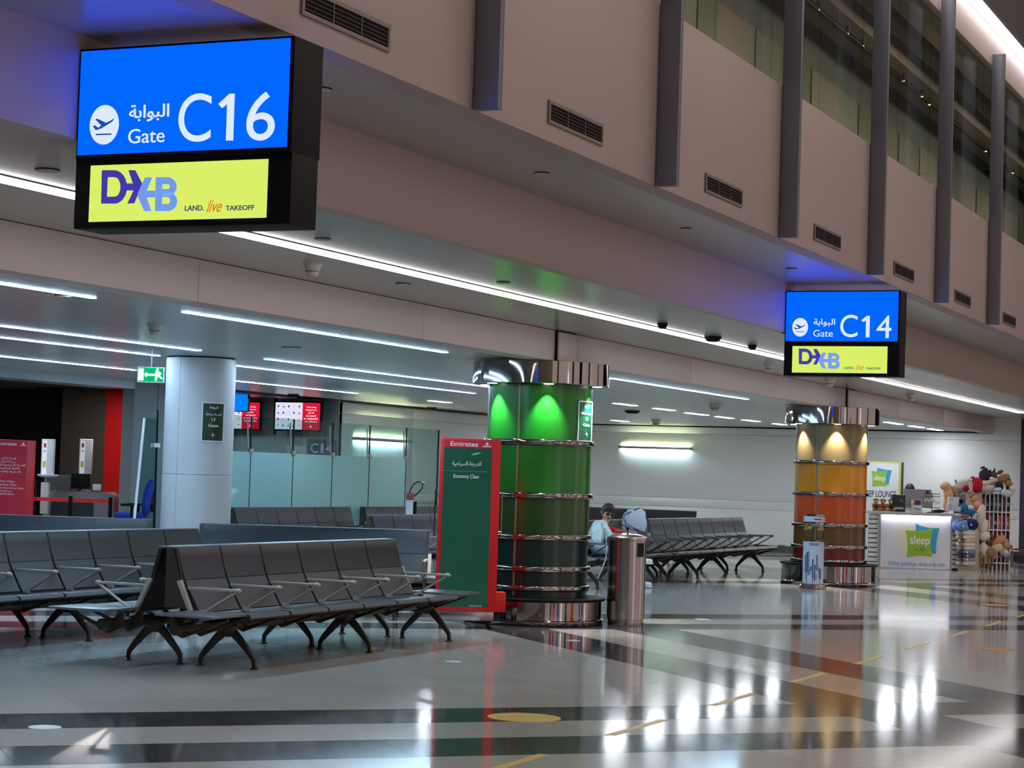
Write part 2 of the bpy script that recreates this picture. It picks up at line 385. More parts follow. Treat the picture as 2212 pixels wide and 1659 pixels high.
ub = MB().box(X_UP-0.3, X_UP-0.02, Y0, YU, kz(6.54), kz(6.98)); ub.box(X_UP-0.06, X_UP-0.01, Y0, YU, kz(6.5), kz(6.535))
struct('trim_30', ub, M_fascia)
t = thing('linear_lamp', 'bright white linear lamp crossing the top right corner above the gallery glass', 'lamp', (X_UP+0.05, 0, kz(6.95)))
MB().box(-0.07, 0.09, Y0, 58, 0.0, 0.05).obj('housing', M_fin, t, ang=0)
MB().box(-0.04, 0.08, Y0, 58, -0.03, 0.0).obj('diffuser', glow('strip_white_high', (255, 246, 250), 5.0), t, ang=0)
struct('wall_upper', MB().box(X_UP-0.3, X_UP-0.05, Y0, YU, kz(7.0), 11.2), M_udark)
# track with small spot lamps behind the gallery glass
t = thing('lamp_track', 'thin dark lamp track with tiny spot lamps behind the gallery glass', 'lamp', (-6.5, 0, 7.15))
MB().tube([(0, 18, 0), (0, 46, 0)], 0.012, 6).obj('rail', M_black, t)
M_spot = glow('spot_warm', (255, 190, 120), 6.0)
for px, py in ((1768, 18), (1831, 70), (1864, 97), (1952, 172), (1992, 206), (2008, 224), (2130, 325), (2188, 372)):
    q = P(px, py, X=-6.5)
    c = MB().lathe([(0.018, -0.11), (0.03, -0.1), (0.03, -0.02), (0.01, 0.0)], 10).obj('spot_head', M_black, t, (0, q.y, q.z-7.15+0.1))
    MB().ell((0, 0, -0.115), (0.018, 0.018, 0.012), 8, 5).obj('bulb', M_spot, c)
# ------------------------------------------------------------------ low ceiling of the lounge with metal slats and linear lamps
lc = struct('ceiling', MB().box(-34, X_BE-0.02, Y0, 62, Z_L+0.02, Z_L+0.12), M_blackgap)
sl = MB(); yy = 6.0
while yy < YE:
    sl.box(X_LW, X_BE-0.25, yy+0.004, yy+0.146, Z_L, Z_L+0.02); yy += 0.15
o = sl.obj('ceiling_slats', M_slat, lc, ang=0); o['kind'] = 'stuff'
M_cool = glow('lamp_cool', (186, 224, 255), 78.0)
M_cool2 = glow('lamp_oval', (240, 247, 255), 60.0)
M_lampbox = mat('lamp_grey_trim', (170, 176, 180), 0.3, metal=0.5)
def slot(x, y0, y1, label, grp, w=0.026, m=None):
    t = x, y0, y1 = x*K, y0*K, y1*K; t = thing('ceiling_lamp', label, 'lamp', (x, (y0+y1)/2, Z_L), 0, grp); L = (y1-y0)/2
    MB().box(-w-0.012, w+0.012, -L-0.012, L+0.012, -0.002, 0).obj('trim', M_lampbox, t, ang=0)
    n = max(1, round(2*L/1.5)); s = 2*L/n
    for k in range(n): MB().box(-w, w, -L+k*s+0.012, -L+(k+1)*s-0.012, -0.0045, -0.002).obj('tube', m or M_cool, t, ang=0)
G1 = 'slim cool linear lamps in the low ceiling'
for x, y0, y1, lb in ((-8.62, 8.4, 12.05, 'slim cool white linear lamp behind the beam, nearest at the left edge'),
        (-8.62, 13.2, 17.85, 'slim cool white linear lamp behind the beam, left of the green column'),
        (-8.62, 22.3, 27.7, 'slim cool white linear lamp behind the beam, right of the green column'),
        (-11.4, 12.0, 17.8, 'slim linear lamp ending just left above the white column'),
        (-11.4, 19.1, 25.4, 'slim linear lamp starting just right of the white column top'),
        (-12.5, 13.0, 18.7, 'slim linear lamp touching the white column top on its left'),
        (-12.6, 20.3, 27.1, 'slim linear lamp running out behind the green column'),
        (-14.85, 15.5, 21.7, 'slim linear lamp ending above the green exit sign'),
        (-14.9, 24.2, 27.75, 'slim linear lamp above the two wall screens')):
    slot(x, y0, y1, lb, G1)
G2 = 'short oval lamps in the low ceiling'
for x, y0, y1, lb in [(-14.85, 30.2, 30.95, 'short oval ceiling lamp left of the green column top'),
        (-11.5, 30.0, 30.9, 'short oval lamp with a speaker below it, right of the green column'),
        (-11.5, 31.85, 32.75, 'second short oval lamp of the line right of the green column'),
        (-11.6, 33.75, 34.85, 'third short oval lamp of the line right of the green column'),
        (-11.6, 35.45, 36.35, 'fourth short oval lamp of the line right of the green column'),
        (-11.6, 37.05, 38.0, 'fifth short oval lamp of the line, brighter'),
        (-11.6, 39.1, 39.85, 'last short oval lamp of the line, beside the amber column cap'),
        (-15.0, 39.0, 39.85, 'short oval lamp close to the far white wall, right of the green column'),
        (-15.0, 36.6, 37.4, 'short oval lamp peeping past the green column edge'),
        (-8.8, 36.75, 37.95, 'first short oval lamp right of the amber column'),
        (-8.8, 38.75, 39.8, 'middle short oval lamp right of the amber column'),
        (-8.8, 40.4, 41.5, 'last short oval lamp right of the amber column')]:
    slot(x, y0, y1, lb, G2, 0.055, M_cool2)
# small ceiling fittings
M_offw = mat('off_white_fitting', (190, 186, 180), 0.5)
def cover(px, py, z, r, label):
    q = P(px, py, Z=z)
    t = MB().lathe([(0.0, -0.012), (r*0.9, -0.012), (r, -0.004), (r, 0.0)], 20).obj('sprinkler_cover', M_offw, None, (q.x, q.y, z))
    tag(t, label, 'ceiling cover', 'flat round covers in the ceilings')
    MB().lathe([(r*1.01, -0.006), (r*1.08, -0.006), (r*1.08, 0)], 20).obj('rim', M_black, t)
for px, py, z, r, lb in ((697, 191, Z_S, 0.045, 'flat round ceiling cover right of the near gate sign'), (1170, 373, Z_S, 0.045, 'flat round ceiling cover below the second fin'),
        (1482, 493, Z_S, 0.04, 'flat round ceiling cover left of the third fin'), (1710, 580, Z_S, 0.05, 'flat round ceiling cover in the blue glow by the far gate sign'),
        (102, 366, Z_C, 0.06, 'flat round ceiling cover above the bright strip at the left'), (697, 515, Z_C, 0.05, 'flat round ceiling cover above the bright strip, right of the near gate sign'),
        (1087, 609, Z_C, 0.05, 'flat round ceiling cover in the green reflections'), (870, 612, Z_C, 0.055, 'pale round cover below the bright strip'),
        (630, 750, Z_L, 0.09, 'flat round cover in the slatted ceiling right of the white column'), (137, 638, Z_L, 0.06, 'flat round cover below the first slim lamp at the left')):
    cover(px, py, z, r, lb)
def detector(px, py, z, r, label):
    q = P(px, py, Z=z)
    t = thing('smoke_detector', label, 'smoke detector', (q.x, q.y, z), 0, 'smoke detectors under the ceilings')
    MB().lathe([(0, -0.02), (r, -0.02), (r*1.05, -0.01), (r*1.05, 0)], 20).obj('base', M_offw, t)
    MB().lathe([(0, -r*1.35), (r*0.45, -r*1.35), (r*0.62, -r*1.15), (r*0.85, -0.03), (r*0.85, -0.02)], 20).obj('dome', M_offw, t)
    MB().lathe([(r*0.6, -r*0.95), (r*0.75, -r*0.9), (r*0.75, -r*0.8), (r*0.62, -r*0.78)], 20).obj('vent_ring', M_grille, t)
for a in ((676, 569, Z_C, 0.07, 'white smoke detector below the bright strip, right of the near gate sign'), (335, 700, Z_L, 0.07, 'smoke detector in the slatted ceiling above the exit sign'),
        (1662, 786, Z_C, 0.075, 'small smoke detector left of the far gate sign'), (1968, 852, Z_C, 0.08, 'small smoke detector right of the amber column neck'),
        (1417, 906, Z_L, 0.1, 'small smoke detector close to the far white wall'), (1544, 871, Z_L, 0.09, 'smoke detector on a pale plate in the lounge ceiling'),
        (1793, 818, Z_C, 0.085, 'wide flat detector just below the far gate sign')): detector(*a)
def speaker(px, py, z, r, label):
    q = P(px, py, Z=z)
    t = thing('ceiling_speaker', label, 'speaker', (q.x, q.y, z), 0, 'dark round ceiling fittings')
    MB().lathe([(0, -0.05), (r*0.7, -0.05), (r, -0.015), (r, 0)], 20).obj('housing', M_black, t)
    MB().lathe([(0, -0.056), (r*0.5, -0.056), (r*0.55, -0.05)], 16).obj('grille', M_grille, t)
for a in ((1540, 727, Z_C, 0.09, 'dark round speaker beside the bright strip left of the far gate sign'), (1625, 745, Z_C, 0.05, 'smaller dark fitting nearer to the far gate sign'),
        (1431, 698, Z_C, 0.05, 'small dark fitting above the bright strip, far from the gate signs'), (1366, 887, Z_L, 0.14, 'dark round speaker under the first short oval lamp'),
        (634, 852, Z_L, 0.1, 'small dark dome above the whole wall screen'), (932, 880, Z_L, 0.1, 'small dark dome left of the green column')): speaker(*a)
# ------------------------------------------------------------------ end wall, lounge wall, gate recess
XRE = P(2204, 1050, Y=YE).x
M_joint = mat('wall_joint', (120, 122, 124), 0.6)
we = struct('wall_end', MB().box(-24, XRE, YE, YE+0.2, 0, 3.7), M_joint)
for z0, z1 in ((0.15, 0.92), (0.92, 1.115), (1.115, 2.56), (2.56, 3.7)):
    MB().box(X_LW+0.02, XRE, YE-0.02, YE+0.001, z0+0.003, z1-0.003, 0.002).obj('wall_panel', M_white, we)
struct('baseboard_end', MB().box(X_LW, XRE, YE-0.035, YE, 0, 0.15), M_skirt)
struct('trim_50', MB().box(X_LW, X_BE, YE-0.06, YE-0.02, Z_L-0.03, Z_L), M_black)
struct('wall_right_of_end', MB().box(XRE+0.01, -3.0, YE-0.05, YE+0.3, 0, 3.6), mat('dark_purple_panel', (48, 40, 66), 0.4, var=0.2, scale=1.2))
wg = struct('wall_lounge', MB().box(X_LW-0.2, X_LW-0.012, 31.239, YE, 0, Z_L), M_joint)
for k, (a, bb) in enumerate(((31.239, 34.229), (34.229, 37.219), (37.219, 40.209), (40.209, 43.302))):
    for z0, z1 in ((0.15, 0.92), (0.92, 1.115), (1.115, 2.5), (2.5, 2.7)):
        MB().box(X_LW-0.02, X_LW, a+0.002, bb-0.002, z0+0.003, z1-0.003, 0.002).obj('wall_panel', M_white, wg)
struct('baseboard_lounge', MB().box(X_LW, X_LW+0.015, 31.239, YE, 0, 0.15), M_skirt)
struct('trim_51', MB().box(X_LW, X_LW+0.05, 31.239, YE, Z_L-0.03, Z_L), M_black)
wr = struct('wall_recess', MB().box(-34, X_LW, 31.239, 31.445, 0, Z_L), M_gatewall)
wp = struct('wall_gate', MB().box(X_LW-0.2, X_LW, 25.084, 27.734, 0, Z_L), M_gatewall)
MB().box(X_LW-0.002, X_LW+0.006, 25.693, 25.708, 0, Z_L).obj('wall_joint', M_skirt, wp, ang=0)
bh = struct('wall_header', MB().box(X_LW-0.6, X_LW, Y0, 25.084, kz(2.575), Z_L+0.02), mat('header_grey', (150, 158, 164), 0.3, metal=0.3))
struct('wall_red', MB().box(P(228, 900, Y=27.321).x, X_LW-0.2, 27.321, 27.425, 0, Z_L), mat('red_gate_wall', (190, 26, 28), 0.35, var=0.05, scale=0.5))
struct('wall_brown', MB().box(P(140, 900, Y=27.425).x, P(228, 900, Y=27.321).x, 27.342, 27.476, 0, Z_L), mat('brown_gate_wall', (70, 64, 58), 0.5, var=0.1, scale=0.8))
M_dk = mat('dark_gate_wall', (22, 24, 25), 0.6, var=0.2, scale=0.6)
struct('wall_dark', MB().box(-34, P(140, 900, Y=27.425).x, 28.456, 28.662, 0, Z_L), M_dk)
q0, q1, q2, q3 = (P(x, y, Y=27.734) for x, y in ((72, 820), (140, 820), (138, 1000), (122, 1000)))
struct('trim_52', MB().prism([(q.x, q.z) for q in (q0, q1, q2, q3)], 27.734, 27.837, 'y'), mat('black_slanted_panel', (8, 8, 9), 0.5))
struct('ceiling_gate', MB().box(-34, X_LW-0.6, Y0, 31.239, Z_L-0.01, Z_L+0.02), mat('gate_ceiling', (96, 100, 106), 0.3, metal=0.3))
# unseen glowing panels and dark bars, added for the chrome to mirror
for k, (y, w, z0, z1, c, st) in enumerate(((6.0, 1.6, 0.4, 3.0, (214, 20, 40), 1.1), (9.5, 1.0, 0.4, 3.4, (40, 90, 220), 1.0), (12.0, 0.7, 0.2, 3.6, (255, 250, 255), 3.0), (15.0, 0.5, 0.3, 3.2, (220, 150, 50), 1.0),
                                          (18.5, 1.8, 0.4, 3.2, (214, 20, 40), 1.1), (24.0, 1.2, 0.4, 3.0, (60, 80, 200), 1.0), (29.0, 0.8, 0.3, 3.4, (255, 250, 255), 2.5), (34.0, 1.5, 0.4, 3.0, (214, 30, 40), 1.0))):
    struct('trim_%d' % (60+k), MB().box(10.6, 10.7, y, y+w, z0, z1), glow('mirror_glow_%d' % k, c, st))
for k in range(4):
    struct('trim_%d' % (70+k), MB().box(10.0, 10.5, 4.0+11.0*k, 5.0+11.0*k, 0, 11), mat('mirror_dark_bar', (46, 40, 40), 0.5))  # bars out of view, added for dark stripes in the chrome
# hall enclosure out of view: closed so that light bounces as in a building
M_hall = mat('hall_wall', (150, 140, 134), 0.6, var=0.04, scale=0.4)
struct('wall_right', MB().box(12, 12.2, Y0, 62, 0, 11.4), M_hall)
struct('wall_far', MB().box(-34, 12, 62, 62.2, 0, 11.4), M_dk)
struct('wall_behind', MB().box(-34, 12, Y0-0.2, Y0, 0, 11.4), M_hall)
struct('wall_outer', MB().box(-34.2, -34, Y0, 62, 0, 11.4), M_dk)
struct('ceiling_hall', MB().box(X_UP-0.3, 12, Y0, 62, 11.2, 11.4), M_hall)
# ------------------------------------------------------------------ gate signs
M_blue = glow('sign_blue', (0, 58, 215), 3.2); M_signw = glow('sign_white', (222, 234, 255), 1.0)
M_lime = glow('sign_lime', (219, 240, 104), 1.0)
M_ind = mat('indigo_print', (74, 64, 196), 0.6, emit=0.55, var=0); M_peri = mat('periwinkle_print', (118, 160, 248), 0.6, emit=0.75, var=0)
M_slate = mat('slate_print', (84, 112, 140), 0.6, emit=0.5, var=0); M_orng = mat('orange_print', (240, 140, 40), 0.6, emit=0.6, var=0)
M_bluep = mat('sign_blue_print', (30, 92, 200), 0.6, emit=0.6, var=0)
def gate_sign(num, loc, label):
    Y = 7.5*K; o3 = Vector((-4.95*K, 7.5*K, kz(3.0)))
    def L(px, py):
        if py == 0: py = 270
        q = P(px, py, Y=Y)-o3; return q.x, q.z
    def Lb(px): return P(px, 448, Y=Y).x-o3.x
    t = thing('gate_sign', label, 'sign', loc, 0, 'double faced hanging gate signs')
    x0, z1 = L(177, 110); x1, _ = L(637, 95); _, z0 = L(170, 334)
    x0 -= 0.012; z1 += 0.008; zb = L(400, 329)[1]-0.006
    D = 0.26
    bz = L(400, 349)[1]+0.03; lz = L(400, 488)[1]
    MB().box(x0, x1, 0, D, zb-0.012, z1, 0.006).obj('upper_box', M_black, t)
    MB().box(x0-0.005, x1+0.0, 0.012, D-0.012, lz, bz, 0.006).obj('lower_box', M_black, t)
    b = MB(); b.box(x0+0.08, x1-0.08, 0.06, D-0.06, bz-0.01, zb); b.obj('spacer', M_black, t, ang=0)
    br = MB(); br.box(x0-0.055, x0-0.002, 0.08, 0.18, zb+0.1, zb+0.16); br.box(x0-0.055, x0-0.002, 0.08, 0.18, z1-0.2, z1-0.14); br.obj('wall_bracket', M_black, t, ang=0)
    a0, a1 = L(177, 112)[0], L(628, 97)[0]; b0, b1 = zb+0.012, z1-0.012
    y0_, y1_ = L(194, 352)[0], L(577, 348)[0]; c0, c1 = lz+0.03, L(385, 350)[1]
    for back in (0, 1):
        yy = -0.004 if not back else D+0.004
        f = MB().box(a0, a1, yy, yy+(0.008 if not back else -0.008), b0, b1).obj('blue_panel', M_blue, t, ang=0)
        g = MB().box(y0_, y1_, yy+(0.012 if not back else -0.012), yy+(0.02 if not back else -0.02), c0, c1).obj('lime_panel', M_lime, t, ang=0)
        if back: continue
        ex, ez = L(227, 270)
        poly_print([circle(ex, ez, 0.0795, 40, 0.0915)], M_signw, f, yy-0.001, 'emblem_disc')
        def E_(pts): return [L(*p) for p in pts]
        poly_print([E_([(203, 273), (209, 272), (215, 277), (222, 272), (209, 259), (213, 257), (232, 266), (241, 262), (249, 257), (248, 260), (243, 265), (222, 278), (210, 282)]),
                    E_([(210, 290), (244, 289), (243, 292), (210, 293)])], M_bluep, f, yy-0.005, 'aircraft_emblem')
        text(AR['gate'], M_signw, f, L(280, 0)[0], L(366, 0)[0], L(320, 263)[1], L(320, 226)[1], yy-0.001, bold=0.012)
        text('Gate', M_signw, f, L(280, 0)[0], L(358, 0)[0], L(320, 309)[1], L(320, 278)[1], yy-0.001)
        text('C', M_signw, f, L(387, 0)[0], L(457, 0)[0], L(420, 307)[1], L(420, 203)[1], yy-0.001)
        poly_print([E_([(473.5, 225), (498, 203), (508.5, 203), (505, 304), (490, 304), (492.5, 225), (481, 234)])], M_signw, f, yy-0.001, 'lettering')
        text(num, M_signw, f, L(534, 0)[0], L(595, 0)[0], L(570, 304)[1], L(570, 199)[1], yy-0.001)
        yl = yy+0.011
        # interlocking letters D, arrow, arrow, B
        def B_(pts): return [L(190+x/5.144, 190+y/5.144) for x, y in pts]
        arc = lambda cx, cy, rx, ry, a0, a1, n=10: [(cx+rx*cos(a0+(a1-a0)*k/n), cy+ry*sin(a0+(a1-a0)*k/n)) for k in range(n+1)]
        dd = MB()
        def ring(o, i):                                 # outline with the same number of points inside
            n = len(o); oo = B_(o); ii = B_(i); vs = [(a, yl-0.003, b) for a, b in oo+ii]+[(a, yl, b) for a, b in oo+ii]
            fs = [(k, (k+1) % n, n+(k+1) % n, n+k) for k in range(n)]
            fs += [(2*n+k, 2*n+(k+1) % n, (k+1) % n, k) for k in range(n)]
            return vs, fs
        o_ = [(140, 1283), (148, 912)]+arc(285, 1098, 140, 186, -pi/2, pi/2, 14)
        i_ = [(205, 1207), (216, 990)]+arc(290, 1098, 65, 108, -pi/2, pi/2, 14)
        dd.add(*ring(o_, i_))
        dd.prism(B_([(405, 1060), (510, 1060), (505, 1137), (400, 1137)]), yl-0.003, yl, 'y')
        dd.prism(B_([(443, 912), (518, 912), (594, 1060), (560, 1137), (500, 1080)]), yl-0.003, yl, 'y')
        dd.prism(B_([(500, 1080), (565, 1110), (540, 1200), (505, 1280), (432, 1283), (500, 1137)]), yl-0.003, yl, 'y')
        dd.obj('emblem_dark', M_ind, g, ang=0)
        lb = MB()
        lb.prism(B_([(630, 992), (708, 992), (645, 1140), (640, 1215), (545, 1180)]), yl-0.004, yl, 'y')
        lb.prism(B_([(545, 1180), (645, 1213), (697, 1366), (620, 1366), (560, 1230)]), yl-0.004, yl, 'y')
        lb.prism(B_([(640, 1140), (755, 1140), (755, 1215), (640, 1215)]), yl-0.004, yl, 'y')
        o_ = [(740, 1366), (748, 990)]+arc(880, 1085, 98, 95, -pi/2, pi/3, 8)+[(935, 1172)]+arc(880, 1272, 104, 95, -pi/3, pi/2, 8)
        lb.prism(B_([(740, 1366), (748, 990), (820, 990), (815, 1366)]), yl-0.004, yl, 'y')
        lb.add(*ring([(815, 1200), (818, 990)]+arc(880, 1095, 98, 105, -pi/2, pi/2, 10), [(815, 1122), (818, 1068)]+arc(880, 1095, 25, 27, -pi/2, pi/2, 10)))
        lb.add(*ring([(812, 1366), (815, 1150)]+arc(880, 1258, 104, 108, -pi/2, pi/2, 10), [(812, 1288), (815, 1212)]+arc(880, 1250, 27, 38, -pi/2, pi/2, 10)))
        lb.obj('emblem_light', M_peri, g, ang=0)
        text('LAND.', M_slate, g, Lb(398), Lb(439), L(420, 455)[1], L(420, 443)[1], yl, bold=0.02)
        text('live', M_orng, g, Lb(445), Lb(478), L(460, 458)[1], L(460, 431)[1], yl, shear=0.5)
        text('TAKEOFF', M_slate, g, Lb(486), Lb(548), L(515, 454)[1], L(515, 443)[1], yl, bold=0.02)
    return t
gate_sign('6', (-4.95*K, 7.5*K, kz(3.0)), 'near hanging sign with C16 on blue above a lime strip')
gate_sign('4', (-4.95*K, 18.8*K, kz(2.985)), 'far hanging sign with C14 on blue above a lime strip')
# ------------------------------------------------------------------ round columns
def column(cx, cy, cols, label, names, ringz, capz, basez):
    t = thing('column', label, 'column', (cx, cy, 0), 0)
    R = 0.55
    zs = [0.27]+ringz+[capz]
    for k, (a, bb) in enumerate(zip(zs[:-1], zs[1:])):
        MB().lathe([(R, a), (R, bb)], 56).obj(names[k], cols[k], t)
    for k, z in enumerate(ringz):
        MB().lathe([(R, z-0.027), (R+0.03, z-0.027), (R+0.036, z-0.02), (R+0.036, z+0.02), (R+0.03, z+0.027), (R, z+0.027)], 56).obj('ring', M_chrome, t, ang=50)
    cp = MB().lathe([(R-0.01, capz), (0.71, capz), (0.72, capz+0.008), (0.72, Z_L-0.027), (0.70, Z_L-0.022), (0.3, Z_L-0.022)], 64)
    cap = cp.obj('cap', M_chrome, t, ang=50)
    MB().lathe([(R, basez), (0.74, basez), (0.75, basez+0.01), (0.75, basez+0.028), (R, basez+0.03)], 56).obj('ledge', M_black, t, ang=50)
    MB().lathe([(0.722, 0.0), (0.735, 0.012), (0.735, 0.05), (0.72, 0.06), (0.72, basez)], 64).obj('base', M_chrome, t, ang=50)
    a = atan2(-cy, -cx) - 0.40
    sm = MB(); sm.box(R-0.004, R+0.006, -0.011, 0.011, 0.3, capz); o = sm.obj('seam_strip', mat('seam_bronze', (132, 122, 98), 0.4, metal=0.4), t, rotz=a)
    for k in range(6):
        a = atan2(-cy, -cx) + 0.13 + (k-2)*pi/3
        p = (0.637*cos(a), 0.637*sin(a))
        d = MB().lathe([(0, -0.004), (0.045, -0.004), (0.055, 0.0)], 16, (p[0], p[1], capz)).obj('downlight', glow('downlight', (255, 246, 238), 6.0), t)
        l = bpy.data.lights.new('column_spot', 'SPOT'); l.energy = 120; l.spot_size = radians(80); l.spot_blend = 0.6; l.shadow_soft_size = 0.02; l.color = (1, 0.95, 0.86)
        lo = bpy.data.objects.new('column_spot', l); lo.location = (p[0], p[1], capz-0.012); COL.objects.link(lo); lo.parent = t
    return t
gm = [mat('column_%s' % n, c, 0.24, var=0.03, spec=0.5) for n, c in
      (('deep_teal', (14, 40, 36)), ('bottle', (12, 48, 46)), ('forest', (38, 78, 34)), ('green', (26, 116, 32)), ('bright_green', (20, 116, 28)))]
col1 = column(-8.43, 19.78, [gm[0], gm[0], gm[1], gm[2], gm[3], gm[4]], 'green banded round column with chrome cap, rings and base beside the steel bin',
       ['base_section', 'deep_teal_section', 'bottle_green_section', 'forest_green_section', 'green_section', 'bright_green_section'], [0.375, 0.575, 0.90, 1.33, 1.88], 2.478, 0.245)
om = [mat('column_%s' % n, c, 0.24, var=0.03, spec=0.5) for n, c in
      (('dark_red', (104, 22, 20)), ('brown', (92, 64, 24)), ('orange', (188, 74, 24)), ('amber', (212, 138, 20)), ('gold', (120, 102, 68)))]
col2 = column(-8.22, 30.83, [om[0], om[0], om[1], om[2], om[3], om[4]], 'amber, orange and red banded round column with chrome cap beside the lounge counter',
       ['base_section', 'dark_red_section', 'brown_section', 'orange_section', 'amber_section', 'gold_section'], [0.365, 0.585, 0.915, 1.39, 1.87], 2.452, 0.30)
for c, npx, npy in ((col1, 1228, 740), (col2, 1842, 860)):
    nk = MB(); x, y, _ = c.location; dy = P(npx, npy, X=X_BE+0.06).y-y
    f0 = X_BE-x
    nk.box(f0-0.2, f0+0.06, dy-0.24, dy+0.24, Z_L-0.022, Z_C-0.012, 0.015)
    nk.obj('neck', M_beam, c)
    g = MB(); g.box(f0-0.2, f0+0.04, dy-0.252, dy+0.246, Z_L-0.02, Z_C-0.001); g.obj('neck_gap', M_blackgap, c, ang=0)
# board fixed on the green column
M_grn = mat('green_board', (20, 92, 70), 0.25, var=0.03); M_dgrn = mat('dark_green_board', (14, 50, 32), 0.3, var=0.05)
def curved_board(parent, R, a0, a1, z0, z1, m, lines, name='board', frame=True):
    n = 10; b = MB()
    b.lathe([(R, z0), (R+0.006, z0), (R+0.006, z1), (R, z1)], n, (0, 0, 0), a0, a1)
    o = b.obj(name, m, parent)
    if frame:
        f = MB()
        for za, zb in ((z0-0.008, z0+0.004), (z1-0.004, z1+0.012)): f.lathe([(R, za), (R+0.012, za), (R+0.012, zb), (R, zb)], n, (0, 0, 0), a0, a1)
        for aa in (a0, a1): f.box(R, R+0.012, -0.006, 0.006, z0, z1, T=Matrix.Rotation(aa, 4, 'Z'))
        f.obj('board_frame', M_plastic_w, o)
    am = (a0+a1)/2; W = R*(a1-a0)
    for body, w, za, zb in lines:
        me = text_mesh(body, M_txtw, 0.01); xs = [v.co.x for v in me.vertices]; ys = [v.co.y for v in me.vertices]
        for v in me.vertices:
            s = (v.co.x-min(xs))/(max(xs)-min(xs))-0.5; zz = za+(v.co.y-min(ys))/(max(ys)-min(ys))*(zb-za)
            a = am + s*w/R; rr_ = R+0.0075+v.co.z*0.05
            v.co = (rr_*cos(a), rr_*sin(a), zz)
        put('lettering', me, o)
    return o
ac = atan2(-19.78, 8.43)
_q = [(AR['area'], 0.12, 0.0, 0.05)]
def lines4(z0, z1, W, arrow='\u2191'):
    H = z1-z0
    return [(AR['gate'], W*0.42, z0+H*0.84, z0+H*0.92), (AR['area']+' '+AR['class'], W*0.78, z0+H*0.66, z0+H*0.74), ('17', W*0.2, z0+H*0.52, z0+H*0.6),
            ('Gates', W*0.5, z0+H*0.37, z0+H*0.45), (arrow, W*0.16, z0+H*0.1, z0+H*0.22)]
curved_board(col1, 0.552, ac+0.80, ac+1.36, 1.91, 2.315, M_grn, lines4(1.91, 2.315, 0.3))
# plain white column
wc = P(436, 769, Z=Z_L); wcx, wcy = wc.x-0.39*0.54, wc.y+0.39*0.84
t = thing('column', 'plain white round column with a dark green board, left behind the seats', 'column', (wcx, wcy, 0))
M_wcol = mat('white_column', (196, 198, 202), 0.32, var=0.02, scale=1)
a0 = atan2(-wcy, -wcx)
for z0, z1 in ((0.12, 1.42), (1.423, Z_L-0.015)):
    for k in range(2): MB().lathe([(0.387, z0), (0.39, z0+0.003), (0.39, z1-0.003), (0.387, z1)], 32, (0, 0, 0), a0-0.62+k*pi+0.004, a0-0.62+(k+1)*pi-0.004).obj('shell', M_wcol, t)
MB().lathe([(0.375, 0.0), (0.375, Z_L-0.001)], 32).obj('core', M_blackgap, t)
MB().lathe([(0.386, 0), (0.396, 0.005), (0.396, 0.11), (0.386, 0.118)], 32).obj('skirting', M_steel, t)
curved_board(t, 0.391, a0+0.08, a0+0.74, 1.80, 2.22, M_dgrn, lines4(1.80, 2.22, 0.24, '\u2190'))
# ------------------------------------------------------------------ bench seating
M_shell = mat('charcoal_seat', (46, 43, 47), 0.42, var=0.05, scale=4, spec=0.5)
M_shell_cool = mat('cool_lit_seat', (15, 25, 40), 0.42, var=0.05, scale=4)  # blue cast of the cool light put into the seat colour
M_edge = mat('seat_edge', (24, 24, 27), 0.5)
M_bronze = mat('dark_bronze_casting', (62, 56, 50), 0.42, metal=0.5, var=0.08)
M_arm = mat('cast_aluminium_arm', (178, 172, 160), 0.4, metal=0.25)
M_table = mat('bench_table', (92, 96, 102), 0.28, var=0.05, spec=0.6)
M_endp = mat('olive_end_panel', (58, 52, 40), 0.45, var=0.06)
PITCH_S = 0.6
W2 = PITCH_S/2-0.014
def slab(prof, th, x0, x1):
    """side profile (y, z) thickened downwards/backwards"""
    pts = [Vector((0, y, z)) for y, z in prof]; lo = []
    for i, p in enumerate(pts):
        d = (pts[min(i+1, len(pts)-1)]-pts[max(i-1, 0)]).normalized(); n = Vector((0, d.z, -d.y)); lo.append(p+n*th)
    poly = [(p.y, p.z) for p in pts]+[(p.y, p.z) for p in reversed(lo)]
    n = len(pts); b = MB(); N = len(poly)
    vs = [(x, a, c) for x in (x0, x1) for a, c in poly]; fs = []
    for i in range(n-1):
        for o in (0, N):
            fs.append((o+i, o+i+1, o+N-2-i, o+N-1-i))
    fs += [(i, (i+1) % N, N+(i+1) % N, N+i) for i in range(N)]
    b.add(vs, fs); return b
SEAT_P = [(-0.42, 0.415), (-0.40, 0.44), (-0.33, 0.445), (-0.15, 0.425), (-0.05, 0.413), (0.0, 0.418), (0.028, 0.43)]
LOW_P = [(0.03, 0.437), (0.055, 0.475), (0.10, 0.553), (0.145, 0.625), (0.17, 0.668)]
TOP_P = [(0.168, 0.673), (0.195, 0.74), (0.222, 0.83), (0.24, 0.90), (0.252, 0.915)]
me_seat = slab(SEAT_P, 0.022, -W2, W2).mesh('seat', M_shell, 30)
me_low = slab(LOW_P, 0.022, -W2, W2).mesh('lower_back', M_shell, 30)
me_top = slab(TOP_P, 0.022, -W2, W2).mesh('backrest', M_shell, 30)
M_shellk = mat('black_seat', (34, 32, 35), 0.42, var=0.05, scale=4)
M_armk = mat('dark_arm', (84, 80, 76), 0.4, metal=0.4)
COOLS, BLKS = [], []
for m_ in (me_seat, me_low, me_top):
    c_ = m_.copy(); c_.materials.clear(); c_.materials.append(M_shellk); BLKS.append(c_)
for m_ in (me_seat, me_low, me_top):
    c_ = m_.copy(); c_.materials.clear(); c_.materials.append(M_shell_cool); COOLS.append(c_)
b = MB(); b.box(-0.014, 0.014, -0.30, 0.13, 0.602, 0.624, 0.005)
